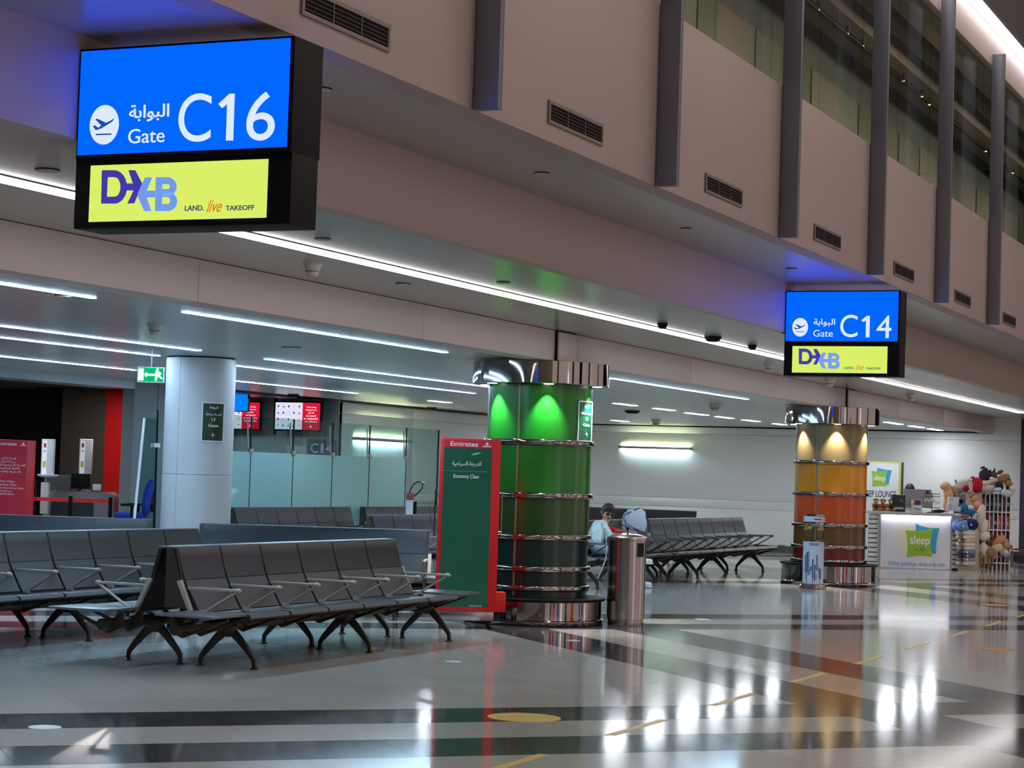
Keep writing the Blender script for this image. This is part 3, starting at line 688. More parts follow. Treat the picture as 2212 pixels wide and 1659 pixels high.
b.ell((0, -0.30, 0.612), (0.022, 0.032, 0.02), 10, 6)
b.tube([(0, -0.30, 0.606), (0, -0.02, 0.44)], 0.011, 6); b.box(-0.012, 0.012, -0.05, 0.01, 0.425, 0.455)
me_arm = b.mesh('armrest', M_arm, 40)
b = MB(); b.add([(x, y, z) for x in (-0.014, 0.014) for y, z in ((0.05, 0.44), (0.115, 0.52), (0.18, 0.67), (0.245, 0.90), (0.27, 0.90), (0.215, 0.67), (0.15, 0.5), (0.09, 0.42))],
              [tuple(range(8))[::-1], tuple(range(8, 16))]+[(i, (i+1) % 8, 8+(i+1) % 8, 8+i) for i in range(8)])
me_div = b.mesh('divider', M_edge, 30)
b = MB(); b.prism([(-0.03, 0.30), (-0.38, 0.42), (-0.38, 0.405), (-0.1, 0.30), (0.0, 0.26), (0.10, 0.30), (0.12, 0.42), (0.09, 0.43)], -0.012, 0.012, 'x')
me_sup = b.mesh('seat_support', M_bronze, 30)
b = MB()
for s in (-1, 1):
    b.tube([(0, s*0.02, 0.29), (0, s*0.10, 0.22), (0, s*0.20, 0.115), (0, s*0.235, 0.07), (0, s*0.24, 0.015)], [0.04, 0.034, 0.026, 0.022, 0.02], 8, flat=0.8)
    b.lathe([(0.034, 0), (0.034, 0.006), (0.018, 0.016)], 12, (0, s*0.24, 0))
b.ell((0, 0, 0.30), (0.06, 0.075, 0.07), 12, 8)
me_leg = b.mesh('leg', M_bronze, 40)
me_tab = MB().box(-0.235, 0.235, -0.40, 0.10, 0.432, 0.45, 0.004).mesh('side_table', M_table, 30)
b = MB(); b.prism([(0.11, 0.46), (0.316, 0.46), (0.316, 0.90), (0.262, 0.90), (0.19, 0.67)], -0.006, 0.006, 'x'); me_end = b.mesh('end_panel', M_endp, 0)
b = MB(); b.prism([(0.06, 0.43), (0.085, 0.42), (0.205, 0.66), (0.175, 0.672)], -0.018, 0.018, 'x'); me_brk = b.mesh('end_bracket', M_arm, 0)
me_armk = me_arm.copy(); me_armk.materials.clear(); me_armk.materials.append(M_armk)
def bench(n, loc, rotz, label, legs, t0=True, t1=True, grp='rows of linked airport seats', cap=True, navy=False):
    """row along local x from 0 to n*pitch, seats face local -y"""
    t = thing('linked_bench', label, 'bench', loc, rotz, grp); L = n*PITCH_S
    xa, xb = (-0.47 if t0 else 0), L+(0.47 if t1 else 0)
    MB().tube([(xa+0.1, 0, 0.33), (xb-0.1, 0, 0.33)], 0.045, 10).obj('beam', M_bronze, t)
    for k in range(n):
        x = (k+0.5)*PITCH_S
        ms = COOLS if navy is True else BLKS if navy else (me_seat, me_low, me_top)
        for nm_, m_ in zip(('seat', 'lower_back', 'backrest'), ms): put(nm_, m_, t, (x, 0, 0))
    for k in range(n+1):
        put('armrest', me_armk if navy == 2 else me_arm, t, (k*PITCH_S, 0, 0)); put('divider', me_div, t, (k*PITCH_S, 0, 0)); put('seat_support', me_sup, t, (k*PITCH_S, 0, 0))
    for x in legs: put('leg', me_leg, t, (x, 0, 0))
    for on, x, s in ((t0, -0.25, -1), (t1, L+0.25, 1)):
        if on:
            put('side_table', me_tab, t, (x, 0, 0)); put('table_support', me_sup, t, (x, 0, 0))
    for x in (-0.03, L+0.03):
        put('end_bracket', me_brk, t, (x, 0, 0)); put('end_panel', me_end, t, (x*0.8, 0, 0))
    if cap: MB().box(-0.02, L+0.02, 0.246, 0.3175, 0.902, 0.917, 0.003).obj('top_cap', M_table, t, ang=30)
    return t
R90 = pi/2
# rows facing the concourse (+X) and their back-to-back partners
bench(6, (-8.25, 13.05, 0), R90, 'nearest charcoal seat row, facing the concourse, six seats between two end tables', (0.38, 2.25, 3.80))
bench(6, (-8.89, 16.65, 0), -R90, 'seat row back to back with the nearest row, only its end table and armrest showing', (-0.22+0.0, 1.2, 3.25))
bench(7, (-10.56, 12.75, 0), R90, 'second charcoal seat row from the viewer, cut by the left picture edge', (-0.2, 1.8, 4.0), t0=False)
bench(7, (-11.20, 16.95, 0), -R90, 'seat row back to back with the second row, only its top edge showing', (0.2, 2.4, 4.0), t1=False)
p0, p1 = P(497, 1132, Z=0.915), P(945, 1147, Z=0.915)
def oblique(pxa, pya, pxb, pyb, n, label, legs, t0=True, t1=True, z=0.915):
    a, bb = P(pxa, pya, Z=z), P(pxb, pyb, Z=z); d = (bb-a); d.z = 0; ang = atan2(d.y, d.x)
    L = n*PITCH_S; e = d.normalized(); nrm = Vector((-e.y, e.x, 0))
    # keep the right end of the top edge where it is seen; the top edge lies 0.25 behind the beam
    o = bb - e*L - nrm*0.25
    return bench(n, (o.x, o.y, 0), ang, label, legs, t0, t1, navy=True)
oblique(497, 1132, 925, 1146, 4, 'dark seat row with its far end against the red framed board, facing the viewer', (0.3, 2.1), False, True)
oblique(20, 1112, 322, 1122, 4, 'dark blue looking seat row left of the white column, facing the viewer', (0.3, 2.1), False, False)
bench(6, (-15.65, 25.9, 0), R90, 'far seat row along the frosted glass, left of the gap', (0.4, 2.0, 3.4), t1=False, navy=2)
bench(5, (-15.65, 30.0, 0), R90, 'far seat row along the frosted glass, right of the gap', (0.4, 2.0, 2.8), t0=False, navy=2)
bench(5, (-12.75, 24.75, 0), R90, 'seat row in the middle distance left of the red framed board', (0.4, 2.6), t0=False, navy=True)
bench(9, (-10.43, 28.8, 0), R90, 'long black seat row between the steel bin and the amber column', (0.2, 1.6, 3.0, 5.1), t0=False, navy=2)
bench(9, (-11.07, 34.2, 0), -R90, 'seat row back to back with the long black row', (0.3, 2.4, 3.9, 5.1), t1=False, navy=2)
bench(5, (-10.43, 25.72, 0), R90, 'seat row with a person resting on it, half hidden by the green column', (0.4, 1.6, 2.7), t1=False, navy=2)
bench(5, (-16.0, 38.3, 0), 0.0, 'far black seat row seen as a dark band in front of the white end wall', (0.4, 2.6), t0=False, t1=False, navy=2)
# ------------------------------------------------------------------ red framed class boards
def class_board(root, W, H, D, zb, front, lines, brandx, foot=True):
    """upright board: red lacquer casing, print panel in front, header band"""
    t = root; x0, x1 = -W/2, W/2
    MB().box(x0, x1, 0, D, zb, H, 0.008).obj('casing', M_red, t)
    p = MB().box(x0+0.03, x1-0.09, -0.006, 0.002, zb+0.045, H-0.095).obj('print_panel', front, t, ang=0)
    hd = MB().box(x0+0.03, x1-0.09, -0.008, 0.002, H-0.092, H-0.018).obj('header_band', M_redp, t, ang=0)
    w = W-0.12; hx = x0+0.03
    text('Emirates', M_txtw, hd, hx+w*0.13, hx+w*0.70, H-0.078, H-0.032, -0.0085, bold=0.012)
    poly_print([circle(hx+w*0.89, H-0.05, 0.016, 10, 0.012), circle(hx+w*0.89, H-0.036, 0.007, 8, 0.006), [(hx+w*0.80, H-0.078), (hx+w*0.98, H-0.078), (hx+w*0.98, H-0.068), (hx+w*0.80, H-0.068)]], M_txtw, hd, -0.0085)
    for body, fx0, fx1, za, zb_ in lines: text(body, M_txtw, p, hx+w*fx0, hx+w*fx1, za, zb_, -0.0065, bold=0.006)
    if foot:
        MB().box(x0+0.08, x1+0.10, 0.03, D+0.06, 0.165, 0.36, 0.004).obj('plinth', M_red, t)
        MB().box(x0+0.05, x1-0.02, 0.02, D+0.04, 0.075, 0.165, 0.004).obj('foot', M_steel, t)
        for cx in (x0+0.06, x1-0.06):
            for cy in (0.05, D+0.0):
                c = MB(); c.lathe([(0.028, -0.012), (0.03, -0.008), (0.03, 0.008), (0.028, 0.012)], 14)
                for i, v in enumerate(c.v): c.v[i] = (cx+v[2], cy+v[0], 0.0305+v[1])
                c.box(cx-0.016, cx+0.016, cy-0.02, cy+0.02, 0.045, 0.076); c.obj('caster', M_black, t)
    for s, xx in ((-1, x0), (1, x1)):
        hh = MB(); xo = xx+s*0.035
        hh.tube([(xo, D*0.45, H-0.98), (xo, D*0.45, H-0.52)], 0.006, 8)
        for z in (H-0.92, H-0.58): hh.tube([(xx, D*0.45, z), (xo, D*0.45, z)], 0.008, 8)
        hh.obj('handle', M_chrome, t)
q = P(1005, 1357, Z=0); aB = radians(31)
t = thing('class_board', 'tall red framed board with a green Economy Class panel beside the green column', 'sign board', (q.x, q.y, 0), aB)
class_board(t, 0.60, 1.88, 0.16, 0.165, M_grn, [(AR['class'], 0.53, 0.78, 1.60, 1.655), (AR['economy'], 0.18, 0.50, 1.60, 1.655), ('Economy Class', 0.21, 0.74, 1.475, 1.525)], 0)
_p = [c for c in t.children if c.name.startswith('print_panel')][0]
MB().box(-0.27, 0.17, -0.0075, -0.006, 1.553, 1.556).obj('rule', mat('pale_green_print', (120, 170, 150), 0.6), _p, ang=0)
poly_print([[(0.0, 1.715), (0.06, 1.722), (0.105, 1.742), (0.07, 1.745), (0.02, 1.735)]], mat('mint_print', (96, 196, 150), 0.5), _p, -0.0065, 'swoosh')
text('emirates.com', M_txtw, _p, 0.03, 0.155, 0.215, 0.232, -0.0065)
q = P(26, 950, D=27.6)
t = thing('class_board', 'red board listing first and business class, cut by the left edge', 'sign board', (q.x, q.y, 0), radians(27))
zt = q.z+0.0
class_board(t, 0.60, zt, 0.14, 0.165, M_redp, [(AR['first'], 0.28, 0.70, zt-0.27, zt-0.235), (AR['business'], 0.28, 0.70, zt-0.315, zt-0.28), (AR['premium'], 0.03, 0.96, zt-0.36, zt-0.325),
    (AR['platinum'], 0.17, 0.80, zt-0.405, zt-0.37), (AR['gold'], 0.16, 0.84, zt-0.45, zt-0.415), ('First Class', 0.27, 0.68, zt-0.575, zt-0.55), ('Business Class', 0.2, 0.74, zt-0.62, zt-0.595),
    ('Premium Economy Class', 0.02, 0.95, zt-0.67, zt-0.64), ('Platinum', 0.28, 0.63, zt-0.705, zt-0.685), ('Gold & Silver', 0.20, 0.70, zt-0.745, zt-0.72)], 0)
# ------------------------------------------------------------------ steel litter bin
q = P(1350, 1353, Z=0); dv = Vector((q.x, q.y, 0)).normalized()
t = thing('litter_bin', 'round brushed steel litter bin with a domed lid beside the green column', 'bin', (q.x+dv.x*0.2, q.y+dv.y*0.2, 0), atan2(-q.y, -q.x))
r = 0.2
MB().lathe([(r-0.015, 0), (r-0.012, 0.02), (r-0.012, 0.06), (r, 0.065), (r, 0.885)], 48).obj('body', M_steel, t)
MB().lathe([(r+0.008, 0.885), (r+0.012, 0.89), (r+0.012, 0.918), (r+0.006, 0.924), (0.12, 0.952), (0.0, 0.966)], 48).obj('lid', M_steel, t)
MB().tube([(0, 0, 0.95), (0, 0, 1.0)], 0.008, 8).ell((0, 0, 1.01), (0.014, 0.014, 0.02), 8, 6).obj('lid_knob', M_black, t)
op = MB(); op.lathe([(r+0.0015, 0.72), (r+0.0015, 0.865)], 10, (0, 0, 0), 0.50, 1.02); op.obj('opening', M_blackgap, t, ang=50)
fr = MB()
for a in (0.50, 1.02): fr.box(r-0.004, r+0.006, -0.005, 0.005, 0.715, 0.87, T=Matrix.Rotation(a, 4, 'Z'))
for z in (0.715, 0.865): fr.lathe([(r, z), (r+0.005, z), (r+0.005, z+0.006), (r, z+0.006)], 10, (0, 0, 0), 0.50, 1.02)
fr.obj('opening_frame', M_steel, t)
# ------------------------------------------------------------------ clear donation cylinder beside the amber column
q = P(1760, 1271, Z=0); dv = Vector((q.x, q.y, 0)).normalized()
t = thing('donation_box', 'clear cylinder with blue poster wrap and chrome base before the amber column', 'donation box', (q.x+dv.x*0.05, q.y+dv.y*0.05-0.12, 0), atan2(-q.y, -q.x))
MB().lathe([(0.19, 0), (0.2, 0.01), (0.2, 0.05), (0.19, 0.06), (0.165, 0.065), (0.165, 0.075)], 36).obj('base', M_chrome, t)
M_clear = glass('clear_acrylic', (0.86, 0.9, 0.9), 0.02)
MB().lathe([(0.15, 0.70), (0.15, 1.0)], 36).obj('clear_shell', M_clear, t)
w = MB().lathe([(0.152, 0.075), (0.152, 0.69)], 36).obj('poster_wrap', mat('pale_blue_poster', (176, 192, 214), 0.5, var=0.05), t)
MB().lathe([(0.152, 0.69), (0.157, 0.695), (0.157, 0.71), (0.15, 0.715)], 36).obj('ring', M_chrome, t)
MB().lathe([(0.152, 0.95), (0.16, 0.955), (0.16, 0.975), (0.152, 0.98)], 36).obj('ring', M_chrome, t)
MB().lathe([(0.156, 0.98), (0.156, 1.06)], 36).obj('label_band', mat('pale_band', (190, 200, 208), 0.4), t)
MB().lathe([(0.156, 1.06), (0.163, 1.065), (0.163, 1.09), (0.1, 1.1), (0, 1.1)], 36).obj('lid', M_chrome, t)
rr = random.Random(5); pr = MB(); pr2 = MB()
def cyl_patch(b, R, a0, a1, z0, z1): b.lathe([(R, z0), (R+0.001, z0), (R+0.001, z1), (R, z1)], 4, (0, 0, 0), a0, a1)
for k in range(9): cyl_patch(pr, 0.1525, -0.9+0.2*k, -0.9+0.2*k+rr.uniform(0.08, 0.16), rr.uniform(0.12, 0.28), rr.uniform(0.3, 0.56))
for k in range(7): cyl_patch(pr2, 0.153, -0.8+0.22*k, -0.8+0.22*k+rr.uniform(0.05, 0.12), rr.uniform(0.1, 0.3), rr.uniform(0.2, 0.36))
pr.obj('poster_figures', mat('navy_print', (36, 46, 88), 0.5), w); pr2.obj('poster_shapes', mat('teal_print', (92, 122, 122), 0.5), w)
b = MB(); cyl_patch(b, 0.1523, -1.3, 1.3, 0.08, 0.31); b.obj('poster_lower', mat('slate_poster', (92, 104, 122), 0.5, var=0.4, scale=28), w)
for z, a0, a1 in ((0.655, -0.5, 0.6), (0.635, -0.4, 0.45)):
    b = MB(); cyl_patch(b, 0.1525, a0, a1, z, z+0.01); b.obj('lettering', M_txtb, w)
b = MB(); cyl_patch(b, 0.157, 0.0, 0.75, 1.01, 1.025); b.obj('lettering', M_txtb, t)
nt_ = MB()
for k in range(10):
    a = rr.uniform(-1.6, 1.6); nt_.ell((0.12*cos(a), 0.12*sin(a), 0.9+rr.uniform(-0.03, 0.03)), (0.02, 0.03, 0.02), 7, 5)
nt_.obj('banknotes', mat('yellow_note', (206, 170, 40), 0.5, var=0.3, scale=30), t)
# ------------------------------------------------------------------ frosted glass partition with door handles
M_frost = glass('frosted_glass', (0.46, 0.69, 0.68), 0.05, frost=0.92)
M_clr = glass('partition_glass', (0.70, 0.84, 0.83), 0.0)
XG = -16.1
yy = [P(x, 1000, X=XG).y for x in (500, 540, 632, 717, 797, 876)]
gp = thing('glass_partition', 'row of glass panels frosted below and clear above, behind the far seats', 'glass partition', (XG, 0, 0))
for a, bb in zip(yy[:-1], yy[1:]):
    MB().box(-0.006, 0.006, a+0.008, bb-0.008, 0.02, 1.745).obj('frosted_panel', M_frost, gp, ang=0)
    MB().box(-0.006, 0.006, a+0.008, bb-0.008, 1.747, 2.285).obj('clear_panel', M_clr, gp, ang=0)
for k, a in enumerate(yy[1:]):
    MB().box(-0.012, 0.012, a-0.007, a+0.007, 0, 2.285).obj('joint', M_edge, gp, ang=0)
    c = MB(); c.box(-0.02, 0.03, a-0.05, a+0.05, 1.72, 1.79, 0.006); c.obj('clamp', M_alu, gp)
    if k < 5:
        hb = MB(); hb.tube([(0.05, a-0.16, 1.80), (0.05, a-0.2, 2.22)], 0.014, 8); hb.obj('pull_handle', M_alu, gp)
MB().box(-0.006, 0.006, yy[-1]+0.012, P(945, 1000, X=XG).y, 0.02, 2.285).obj('clear_door', M_clr, gp, ang=0)
MB().box(-0.014, 0.014, P(945, 1000, X=XG).y, P(945, 1000, X=XG).y+0.02, 0, 2.29).obj('door_edge', M_edge, gp, ang=0)
# clear screen beside the gate wall with leaning white edge
XS = -15.2
a, bb, c, d = P(312, 903, X=XS), P(285, 1118, X=XS), P(340, 905, X=XS), P(338, 1118, X=XS)
gs = thing('glass_screen', 'clear glass screen with a leaning white edge left of the white column', 'glass screen', (XS, a.y, 0))
MB().prism([(0, a.z), (bb.y-a.y, 0.02), (d.y-a.y, 0.02), (c.y-a.y, c.z)], -0.005, 0.005, 'x').obj('pane', M_clr, gs, ang=0)
MB().tube([(0, 0, a.z), (0, bb.y-a.y, 0.3), (0, bb.y-a.y-0.03, 0.0)], 0.018, 8).obj('edge_rail', M_plastic_w, gs)
e0, e1 = P(341, 886, X=XS), P(335, 1095, X=XS)
MB().tube([(0, e0.y-a.y, e0.z), (0, e1.y-a.y, e1.z), (0, e1.y-a.y, 0)], 0.012, 8).obj('dark_post', M_black, gs)
MB().box(-0.03, 0.03, P(330, 960, X=XS).y-a.y, P(342, 960, X=XS).y-a.y, P(330, 966, X=XS).z, P(330, 957, X=XS).z).obj('clamp', M_plastic_w, gs)
# ------------------------------------------------------------------ wall lamps (light goes up and down)
def wall_lamp(loc, rotz, L, label):
    t = thing('wall_lamp', label, 'wall lamp', loc, rotz, 'long wall lamps washing the white walls')
    MB().box(-L/2, L/2, -0.11, -0.04, -0.03, 0.03, 0.006).obj('housing', M_alu, t)
    for s in (-1, 1): MB().box(s*L/2-0.02, s*L/2+0.02, -0.1, 0, -0.03, 0.03).obj('bracket', M_alu, t)
    MB().box(-L/2+0.05, L/2-0.05, -0.032, -0.012, 0.004, 0.022).obj('upper_tube', glow('tube_warm', (236, 255, 190), 130), t, ang=0)
    MB().box(-L/2+0.05, L/2-0.05, -0.032, -0.012, -0.022, -0.004).obj('lower_tube', glow('tube_cool', (206, 245, 255), 150), t, ang=0)
a = P(1340, 966, Y=YE-0.02); bb = P(1492, 969, Y=YE-0.02)
wall_lamp(((a.x+bb.x)/2, YE-0.021, (a.z+bb.z)/2), 0, bb.x-a.x, 'glowing wall lamp on the end wall right of the green column')
a = P(762, 948, X=X_LW); bb = P(880, 953, X=X_LW)
wall_lamp((X_LW+0.001, (a.y+bb.y)/2, (a.z+bb.z)/2), R90, bb.y-a.y, 'glowing wall lamp seen through the glass partition')
# ------------------------------------------------------------------ gate screens and sign plates on the recess wall
M_scrw = glow('screen_white', (232, 232, 250), 0.95); M_scrr = glow('screen_red', (226, 26, 62), 0.9); M_scrp = glow('screen_print', (250, 215, 225), 1.0)
M_scrb = glow('screen_blue', (0, 132, 255), 1.0); M_icon = glow('screen_icon', (96, 110, 190), 0.6); M_icon2 = glow('screen_icon_warm', (228, 190, 120), 0.8)
YR = 31.239-0.35
def screen(px0, py0, px1, py1, label, full=True):
    a, bb = P(px0, py0, Y=YR), P(px1, py1, Y=YR); W, H = bb.x-a.x, a.z-bb.z
    t = thing('wall_screen', label, 'screen', ((a.x+bb.x)/2, YR, bb.z))
    MB().box(-W/2-0.02, W/2+0.02, 0.0, 0.07, -0.03, H+0.03, 0.006).obj('housing', M_black, t)
    MB().box(-W/2-0.07, -W/2-0.03, 0.06, 0.1, -0.1, H+0.1).obj('mount_post', M_black, t)
    MB().box(-0.08, 0.08, 0.05, 0.36, H*0.4, H*0.6).obj('wall_mount', M_black, t)
    x = -W/2+W*0.61
    d = MB().box(-W/2, x, -0.004, 0.001, 0, H).obj('white_display', M_scrw, t, ang=0)
    e = MB().box(x, W/2, -0.004, 0.001, 0, H).obj('red_display', M_scrr, t, ang=0)
    for k, s in enumerate(('Carrying', 'dangerous', 'goods', 'on board', 'is unlawful', 'an offence')):
        n = len(s)/11*W*0.30; cx = (x+W/2)/2; z = H*(0.80-0.105*k)
        text(s, M_scrp, e, cx-n/2, cx+n/2, z, z+H*0.07, -0.0045, bold=0.02)
    poly_print([circle((x+W/2)/2, H*0.12, W*0.022, 10)], M_scrp, e, -0.0045)
    b1, b2 = MB(), MB(); rr = random.Random(2)
    for r_ in range(4):
        for c_ in range(5):
            cx, cz = -W/2+W*(0.065+0.118*c_), H*(0.86-0.24*r_); s = W*0.021
            kind = (r_*5+c_) % 4; b = b2 if (r_, c_) in ((1, 2), (0, 3), (2, 4)) else b1
            if kind == 0: b.prism(circle(cx, cz, s, 10), -0.006, -0.004, 'y')
            elif kind == 1: b.prism([(cx-s, cz-s*1.2), (cx+s, cz-s*1.2), (cx, cz+s)], -0.006, -0.004, 'y')
            elif kind == 2: b.prism([(cx-s, cz-s), (cx+s*0.6, cz-s*1.1), (cx+s, cz+s*0.8), (cx-s*0.8, cz+s)], -0.006, -0.004, 'y')
            else: b.prism([(cx-s*1.4, cz-s*0.2), (cx+s*1.3, cz+s*0.3), (cx+s*1.3, cz+s*0.7), (cx-s*1.4, cz+s*0.2)], -0.006, -0.004, 'y')
    b1.obj('icons', M_icon, d, ang=0); b2.obj('icons_warm', M_icon2, d, ang=0)
screen(596, 869, 690, 929, 'wall screen with white icons and a red text column, fully visible')
screen(466, 868, 559, 927, 'wall screen half hidden by the white column and a blue screen')
a, bb = P(486, 850, Y=YR-1.2), P(534, 888, Y=YR-1.2); W, H = bb.x-a.x, a.z-bb.z
t = thing('hanging_screen', 'small bright blue hanging screen right of the white column', 'screen', ((a.x+bb.x)/2, YR-1.2, bb.z))
MB().box(-W/2-0.015, W/2+0.015, 0, 0.06, -0.015, H+0.015, 0.006).obj('housing', M_black, t)
MB().box(-W/2, W/2, -0.004, 0.001, 0, H).obj('display', M_scrb, t, ang=0)
MB().box(-0.02, 0.02, 0.02, 0.04, H+0.015, Z_L-bb.z).obj('hanger', M_black, t, ang=0)
a, bb = P(664, 948, Y=31.197), P(726, 985, Y=31.197); W, H = bb.x-a.x, a.z-bb.z
t = thing('gate_plate', 'dark blue plate reading C14 on the grey recess wall', 'sign', ((a.x+bb.x)/2, 31.197, bb.z))
p = MB().box(-W/2, W/2, -0.012, 0.002, 0, H).obj('plate', mat('navy_plate', (26, 44, 84), 0.4), t, ang=0)
M_pl = mat('grey_print', (150, 168, 180), 0.5)
for s, f0, f1 in (('C', 0.14, 0.40), ('1', 0.48, 0.58), ('4', 0.62, 0.90)): text(s, M_pl, p, -W/2+W*f0, -W/2+W*f1, H*0.14, H*0.74, -0.0125, bold=0.01)
MB().box(P(515, 900, Y=31.23).x, P(733, 900, Y=31.23).x, 31.2, 31.236, 0, Z_L).obj('recess_panel', mat('dark_recess_panel', (126, 134, 138), 0.5, var=0.05), wr, ang=0)
# exit sign
a, bb = P(297, 793, D=21.6), P(354, 826, D=21.6); W = (bb-a).dot(Vector((cos(YAW), sin(YAW), 0))); H = a.z-bb.z+0.012
t = thing('exit_sign', 'lit green exit sign with a running figure beside the white column top', 'sign', ((a.x+bb.x)/2, (a.y+bb.y)/2, bb.z-0.006), YAW)
MB().box(-W/2, W/2, 0, 0.05, 0, H, 0.004).obj('case', M_plastic_w, t)
f = MB().box(-W/2+0.008, W/2-0.008, -0.003, 0.001, 0.01, H-0.01).obj('green_panel', glow('exit_green', (0, 190, 120), 1.0), t, ang=0)
w, h = W/2, H
poly_print([[(-w*0.92, h*0.12), (-w*0.52, h*0.12), (-w*0.52, h*0.88), (-w*0.92, h*0.88)],
            [(-w*0.48, h*0.5), (-w*0.3, h*0.7), (-w*0.3, h*0.58), (w*0.3, h*0.56), (w*0.3, h*0.44), (-w*0.3, h*0.42), (-w*0.3, h*0.3)],
            [(w*0.32, h*0.12), (w*0.48, h*0.12), (w*0.52, h*0.4), (w*0.85, h*0.22), (w*0.9, h*0.3), (w*0.6, h*0.55), (w*0.78, h*0.5), (w*0.8, h*0.62), (w*0.55, h*0.78), (w*0.36, h*0.78)],
            circle(w*0.5, h*0.86, h*0.07, 10)], glow('exit_white', (235, 255, 245), 1.4), f, -0.0035, 'running_figure')
MB().tube([(0, 0.025, H), (0, 0.025, Z_L-bb.z+0.006)], 0.008, 6).obj('hanger', M_alu, t)
# ------------------------------------------------------------------ boarding desk, dispensers, belt barrier, office chair (depth about 31 m)
DG = 30.5; G0 = P(170, 1100, D=DG); G0.z = 0
GR = Matrix.Rotation(YAW, 3, 'Z')
def GL(px, py, d=0.0):
    """local coordinates at the gate desk: x right, y away, z up"""
    q = P(px, py, D=DG+d)-G0; q = GR.transposed() @ q; return q
def at_gate(name, label, cat, px, d=0.0, group=None):
    q = P(px, 1100, D=DG+d); return thing(name, label, cat, (q.x, q.y, 0), YAW, group), (lambda x, y: GR.transposed() @ (P(x or px, y or 1070, D=DG+d)-Vector((q.x, q.y, 0))))
M_desk = mat('desk_grey', (132, 140, 144), 0.35, metal=0.2, var=0.05); M_deskd = mat('desk_dark_front', (44, 54, 60), 0.4)
t, G = at_gate('gate_desk', 'grey boarding desk with rounded top corners behind the red belt', 'desk', 170)
x0, x1, zt = G(95, 0).x, G(246, 0).x, G(170, 1062).z
prof = [(x0, 0.0), (x1, 0.0), (x1, zt-0.12)]+[(x1-0.12+0.12*cos(a), zt-0.12+0.12*sin(a)) for a in (0.4, 0.8, 1.2, pi/2)]+[(x0+0.12-0.12*sin(a), zt-0.12+0.12*cos(a)) for a in (0.0, 0.4, 0.8, 1.2)]+[(x0, zt-0.12)]
MB().prism(prof, 0, 0.55, 'y').obj('body', M_desk, t)
MB().box(G(110, 0).x, G(203, 0).x, -0.006, 0.01, 0.1, G(0, 1085).z).obj('front_panel', M_deskd, t, ang=0)
MB().box(G(153, 0).x-0.01, G(153, 0).x+0.01, -0.009, -0.004, 0.1, G(0, 1085).z).obj('panel_joint', M_desk, t, ang=0)
MB().box(x0+0.13, x1-0.13, 0.02, 0.5, zt, zt+0.012).obj('desk_top', M_steel, t, ang=0)
t2, G = at_gate('monitor', 'black monitor seen from behind on the grey boarding desk', 'monitor', 171, 0.15)
z0 = zt+0.012
MB().box(G(152, 0).x, G(192, 0).x, 0, 0.04, z0+0.03, G(0, 1023).z, 0.006).obj('back_shell', M_black, t2)
MB().box(-0.05, 0.05, 0.0, 0.12, z0, z0+0.012).tube([(0, 0.03, z0), (0, 0.03, z0+0.08)], 0.015, 8).obj('stand', M_black, t2)
t2, G = at_gate('card_holder', 'small white card standing on the right end of the desk', 'card', 207, 0.1)
MB().box(G(199, 0).x, G(217, 0).x, 0, 0.05, z0, G(0, 1046).z, 0.003).obj('card', M_plastic_w, t2)
MB().box(G(197, 0).x, G(219, 0).x, -0.005, 0.06, z0, z0+0.01).obj('foot', M_black, t2, ang=0)
t2, G = at_gate('paper_sheet', 'white paper lying on the desk top before the monitor', 'paper', 182, 0.05)
MB().box(G(172, 0).x, G(196, 0).x, 0.0, 0.2, zt+0.0125, zt+0.0155).obj('sheet', M_plastic_w, t2, ang=0)
t2, G = at_gate('cabinet', 'grey cabinet standing behind the boarding desk', 'cabinet', 120, 0.9)
MB().box(G(92, 0).x, G(152, 0).x, 0, 0.5, 0, G(0, 1026).z, 0.01).obj('body', mat('cabinet_grey', (74, 76, 72), 0.45), t2)
MB().box(G(93, 0).x, G(151, 0).x, -0.01, 0.0, 0.1, G(0, 1030).z).obj('door', mat('cabinet_grey2', (82, 84, 80), 0.45), t2, ang=0)
MB().tube([(0.0, -0.02, 1.0), (0.0, -0.02, 1.12)], 0.008, 6).obj('handle', M_alu, t2)
M_lime2 = mat('lime_sticker', (214, 224, 90), 0.5)
